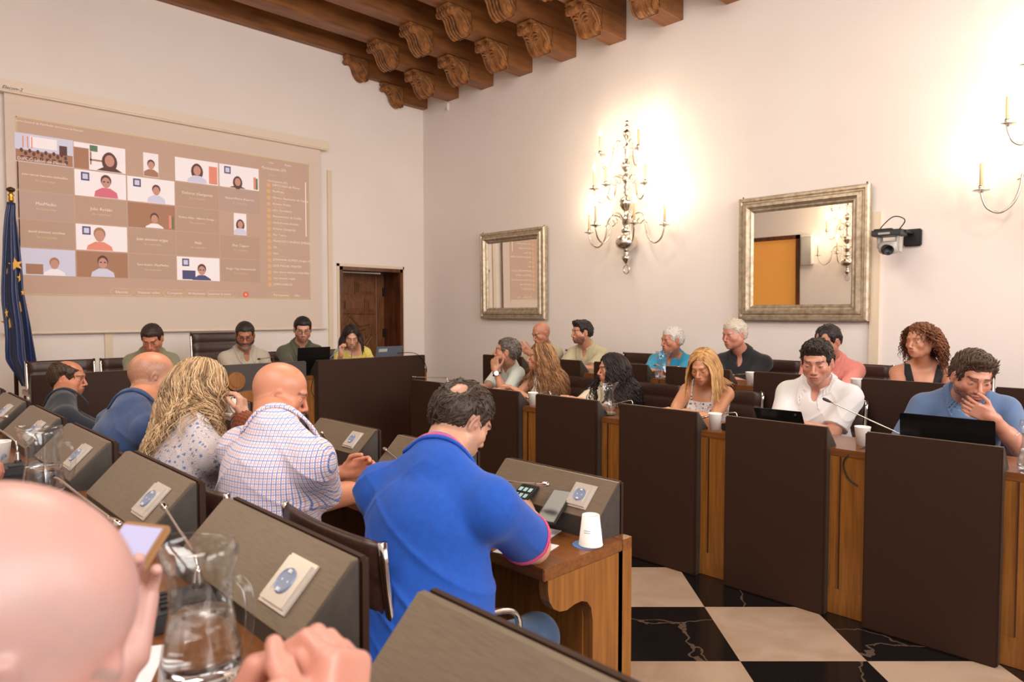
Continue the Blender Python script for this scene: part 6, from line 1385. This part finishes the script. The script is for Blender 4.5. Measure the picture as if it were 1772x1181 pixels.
microphone('chrome gooseneck microphone crossing the blonde woman\'s cup', (3.47, 1.80, .787), MT(1211, 724, 0, 3.42), 0, .07, False, M_black)
microphone('chrome gooseneck microphone beside the jug of the black-haired woman', (3.50, 2.50, .787), MT(1037, 706, 0, 3.42), 0, .07, False, M_black)
microphone('chrome gooseneck microphone beside the cup of the ivory top woman', (3.50, 3.18, .787), MT(905, 691, 0, 3.42), 0, .07, False, M_black)
microphone('chrome gooseneck microphone lying low over the lectern next to the head table', (3.40, 4.16, .787), MT(713, 653, 0, 3.30), 0, .10, False, M_black)
microphone('chrome gooseneck microphone beside the cup of the man in black', (4.56, 2.13, .925), MT(1259, 650, 0, 4.50), 0, .06, False, M_black)
microphone('chrome gooseneck microphone beside the jug of the man in turquoise', (4.56, 2.82, .925), MT(1131, 632, 0, 4.50), 0, .06, False, M_black)
microphone('chrome gooseneck microphone of the man with the grey beard', (2.62, 5.45, .90), MT(446, 622, 1, 5.30), -PI/2, .12, True, M_black)
microphone('chrome gooseneck microphone at the mouth of the woman in yellow', (3.34, 5.42, .90), MT(609, 597, 1, 5.62), -PI/2, .06, False, M_black)

def quad_slab(name, bm, C, th, m, parent):
    C = [Vector(c) for c in C]; n = (C[1]-C[0]).cross(C[3]-C[0]).normalized()*th
    a = [bm.verts.new(c) for c in C]; b = [bm.verts.new(c+n) for c in C]; bm.faces.new(a); bm.faces.new(b[::-1])
    for i in range(4): bm.faces.new((a[i], b[i], b[(i+1) % 4], a[(i+1) % 4]))
    bmesh.ops.bevel(bm, geom=bm.edges[:], offset=min(.003, th*.4), segments=2, affect='EDGES')
    return meshobj(name, bm, m, parent)
def laptop(label, c, rz, w, d, h, tilt, m_lid, m_key=None, sticker=False):
    """local: user at +x, lid hinged at x=0 and leaning toward -x"""
    t = thing('laptop', label, 'laptop', c, rz)
    bm = B(); box(bm, 0, d, -w/2, w/2, 0, .014, .003); meshobj('keyboard_base', bm, m_key or m_lid, t)
    bm = B(); box(bm, -.004, .004, -w/2, w/2, 0, h, .0035); box(bm, -.0055, -.003, -w*.17, w*.17, h-.012, h-.002) if not sticker else None
    M_ = Matrix.Translation((0, 0, .012)) @ Matrix.Rotation(-tilt, 4, 'Y'); xf(bm, bm.verts[:], M_); ld = meshobj('lid', bm, m_lid, t)
    bm = B(); box(bm, .0042, .0052, -w/2+.01, w/2-.01, .015, h-.012); xf(bm, bm.verts[:], M_); meshobj('screen', bm, M_device, ld)
    if sticker:
        bm = B(); box(bm, -.0052, -.0042, .03, .12, h-.05, h-.02); xf(bm, bm.verts[:], M_); meshobj('label_sticker', bm, M_lgrey, ld)
    return t
v = at(1635, 765, 0, 3.43); laptop('large black laptop lid before the slate blue polo', (3.43, .80, .787), 0, .36, .23, .175, .10, M_device)
t = laptop('black laptop standing open before the olive polo at the head table', (2.86, 5.33, .90), PI/2, .30, .20, .225, .10, M_device)
laptop('grey laptop with a small label beside the woman in yellow', (3.62, 5.36, .90), PI/2, .29, .2, .215, .28, mat('laptop_grey', (104, 110, 122), .4, .3), None, True)
# tablet in a black case before the white polo
t = thing('tablet', 'tablet in a black case propped up before the white polo', 'tablet', (3.46, 1.44, .787)); Mi = Matrix.Translation(t.location).inverted()
Cc = [at(1303, 706, 0, 3.43), at(1386, 714, 0, 3.43), at(1390, 744, 0, 3.43), at(1310, 736, 0, 3.43)]; Cc[2][2] = Cc[3][2] = .792; Cc[2][0] = Cc[3][0] = 3.48
bm = B(); o = quad_slab('case', bm, Cc, .010, M_device, t); o.matrix_parent_inverse = Mi
bm = B(); e0 = Vector(Cc[0])+(Vector(Cc[1])-Vector(Cc[0]))*.9; lathe(bm, [(0, 0), (.006, 0), (.006, .002), (0, .002)], 12); xf(bm, bm.verts[:], Matrix.Translation(e0+Vector((-.008, 0, -.014))) @ Matrix.Rotation(-PI/2, 4, 'Y')); o = meshobj('camera_lens', bm, M_dgrey, t); o.matrix_parent_inverse = Mi
def slabthing(name, lab, cat, c, size, rz, m, mt=None, tilt=0, inset=.006):
    t = thing(name, lab, cat, c, rz)
    bm = B(); box(bm, -size[0]/2, size[0]/2, -size[1]/2, size[1]/2, 0, size[2], min(.003, size[2]*.4)); R_ = Matrix.Rotation(tilt, 4, 'Y'); xf(bm, bm.verts[:], R_); meshobj('body', bm, m, t)
    if mt:
        bm = B(); box(bm, -size[0]/2+inset, size[0]/2-inset, -size[1]/2+inset, size[1]/2-inset, size[2], size[2]+.0008); xf(bm, bm.verts[:], R_); meshobj('screen', bm, mt, t)
    return t
slabthing('phone', 'black phone held by the man in royal blue over the desk', 'phone', (1.615, 1.455, .80), (.15, .073, .009), .25, M_black, M_device, -.5)
t = slabthing('phone', 'dark phone lit with app icons beside the black phone', 'phone', (1.60, 1.60, .80), (.15, .073, .009), .1, M_black, M_device, -.45)
bm = B()
for i in range(4):
    for j in range(3): box(bm, -.055+.03*i, -.037+.03*i, -.026+.02*j, -.013+.02*j, .0098, .0104)
xf(bm, bm.verts[:], Matrix.Rotation(-.45, 4, 'Y')); meshobj('app_icons', bm, mat('icon_glow', (140, 170, 170), .5, emit=.25), t.children[1])
t = slabthing('phone', 'lit phone in a tan case held beside the blurred bald head', 'phone', tuple(PD(205, 1000, .78)), (.13, .068, .010), .5, mat('tan_case', (150, 110, 70), .5), M_lit, -.75)
pm_ = mat('white_sheet', (226, 224, 228), .7)
def sheet(lab, c, sx, sy, rz, cat='paper'):
    bm = B(); box(bm, -sx/2, sx/2, -sy/2, sy/2, 0, .0012); o = meshobj('paper_sheet', bm, pm_); o.location = c; o.rotation_euler = (0, 0, rz); return tag(o, lab, cat)
v = at(955, 905, 2, .725); sheet('white note beneath the phone of the man in royal blue', (1.56, 1.50, .7255), .10, .16, .3)
sheet('white sheet by the elbow of the man in royal blue', (1.43, 1.40, .7255), .15, .14, .25)
sheet('narrow white card on the desk beside the large jug', (.30, 1.09, .8955), .05, .15, -.5)
sheet('small white card beside the black microphone base', (3.42, 1.30, .7875), .05, .07, .5)
# laptop of the neighbour at the left edge
laptop('dark notebook keyboard beneath the hand at the left edge', (.44, 2.62, .895), PI, .30, .22, .03, .9, M_device, M_device)
t = thing('pen', 'blue pen held by the woman in yellow', 'pen', tuple(at(585, 606, 1, 5.60))); bm = B(); a0 = at(588, 603, 1, 5.60); b0 = at(571, 620, 1, 5.55); tube(bm, [Vector(a0)-Vector(t.location), Vector(b0)-Vector(t.location)], .004, 8); meshobj('barrel', bm, M_blue, t); bm = B(); tube(bm, [Vector(b0)-Vector(t.location), Vector(b0)-Vector(t.location)+Vector((-.01, 0, -.012))], [.0035, .001], 8); meshobj('tip', bm, M_device, t)
# cables
def cable(lab, pts, r=.0035): bm = B(); tube(bm, spline(pts, 6), r, 6); tag(meshobj('cable', bm, M_black), lab, 'cable')
cable('black cable looping from the microphone base down the oak front', [(3.46, 1.115, .80), (3.33, 1.16, .77), (3.318, 1.185, .72), (3.318, 1.165, .66), (3.318, 1.12, .63)])
cable('black cable hanging over the right end of the head table', [(3.70, 5.33, 1.05), (3.80, 5.20, 1.055), (3.90, 5.19, 1.0), (3.96, 5.20, .90), (3.985, 5.25, .82)])
cable('black cable hanging between the two head table lecterns', [(2.86, 5.28, .93), (2.80, 5.22, .88), (2.78, 5.22, .78), (2.82, 5.21, .70)])
cable('black cable coiled behind the jug of the wall row', [(4.52, 2.90, .93), (4.43, 2.93, .915), (4.42, 2.90, .87), (4.425, 2.85, .86)])
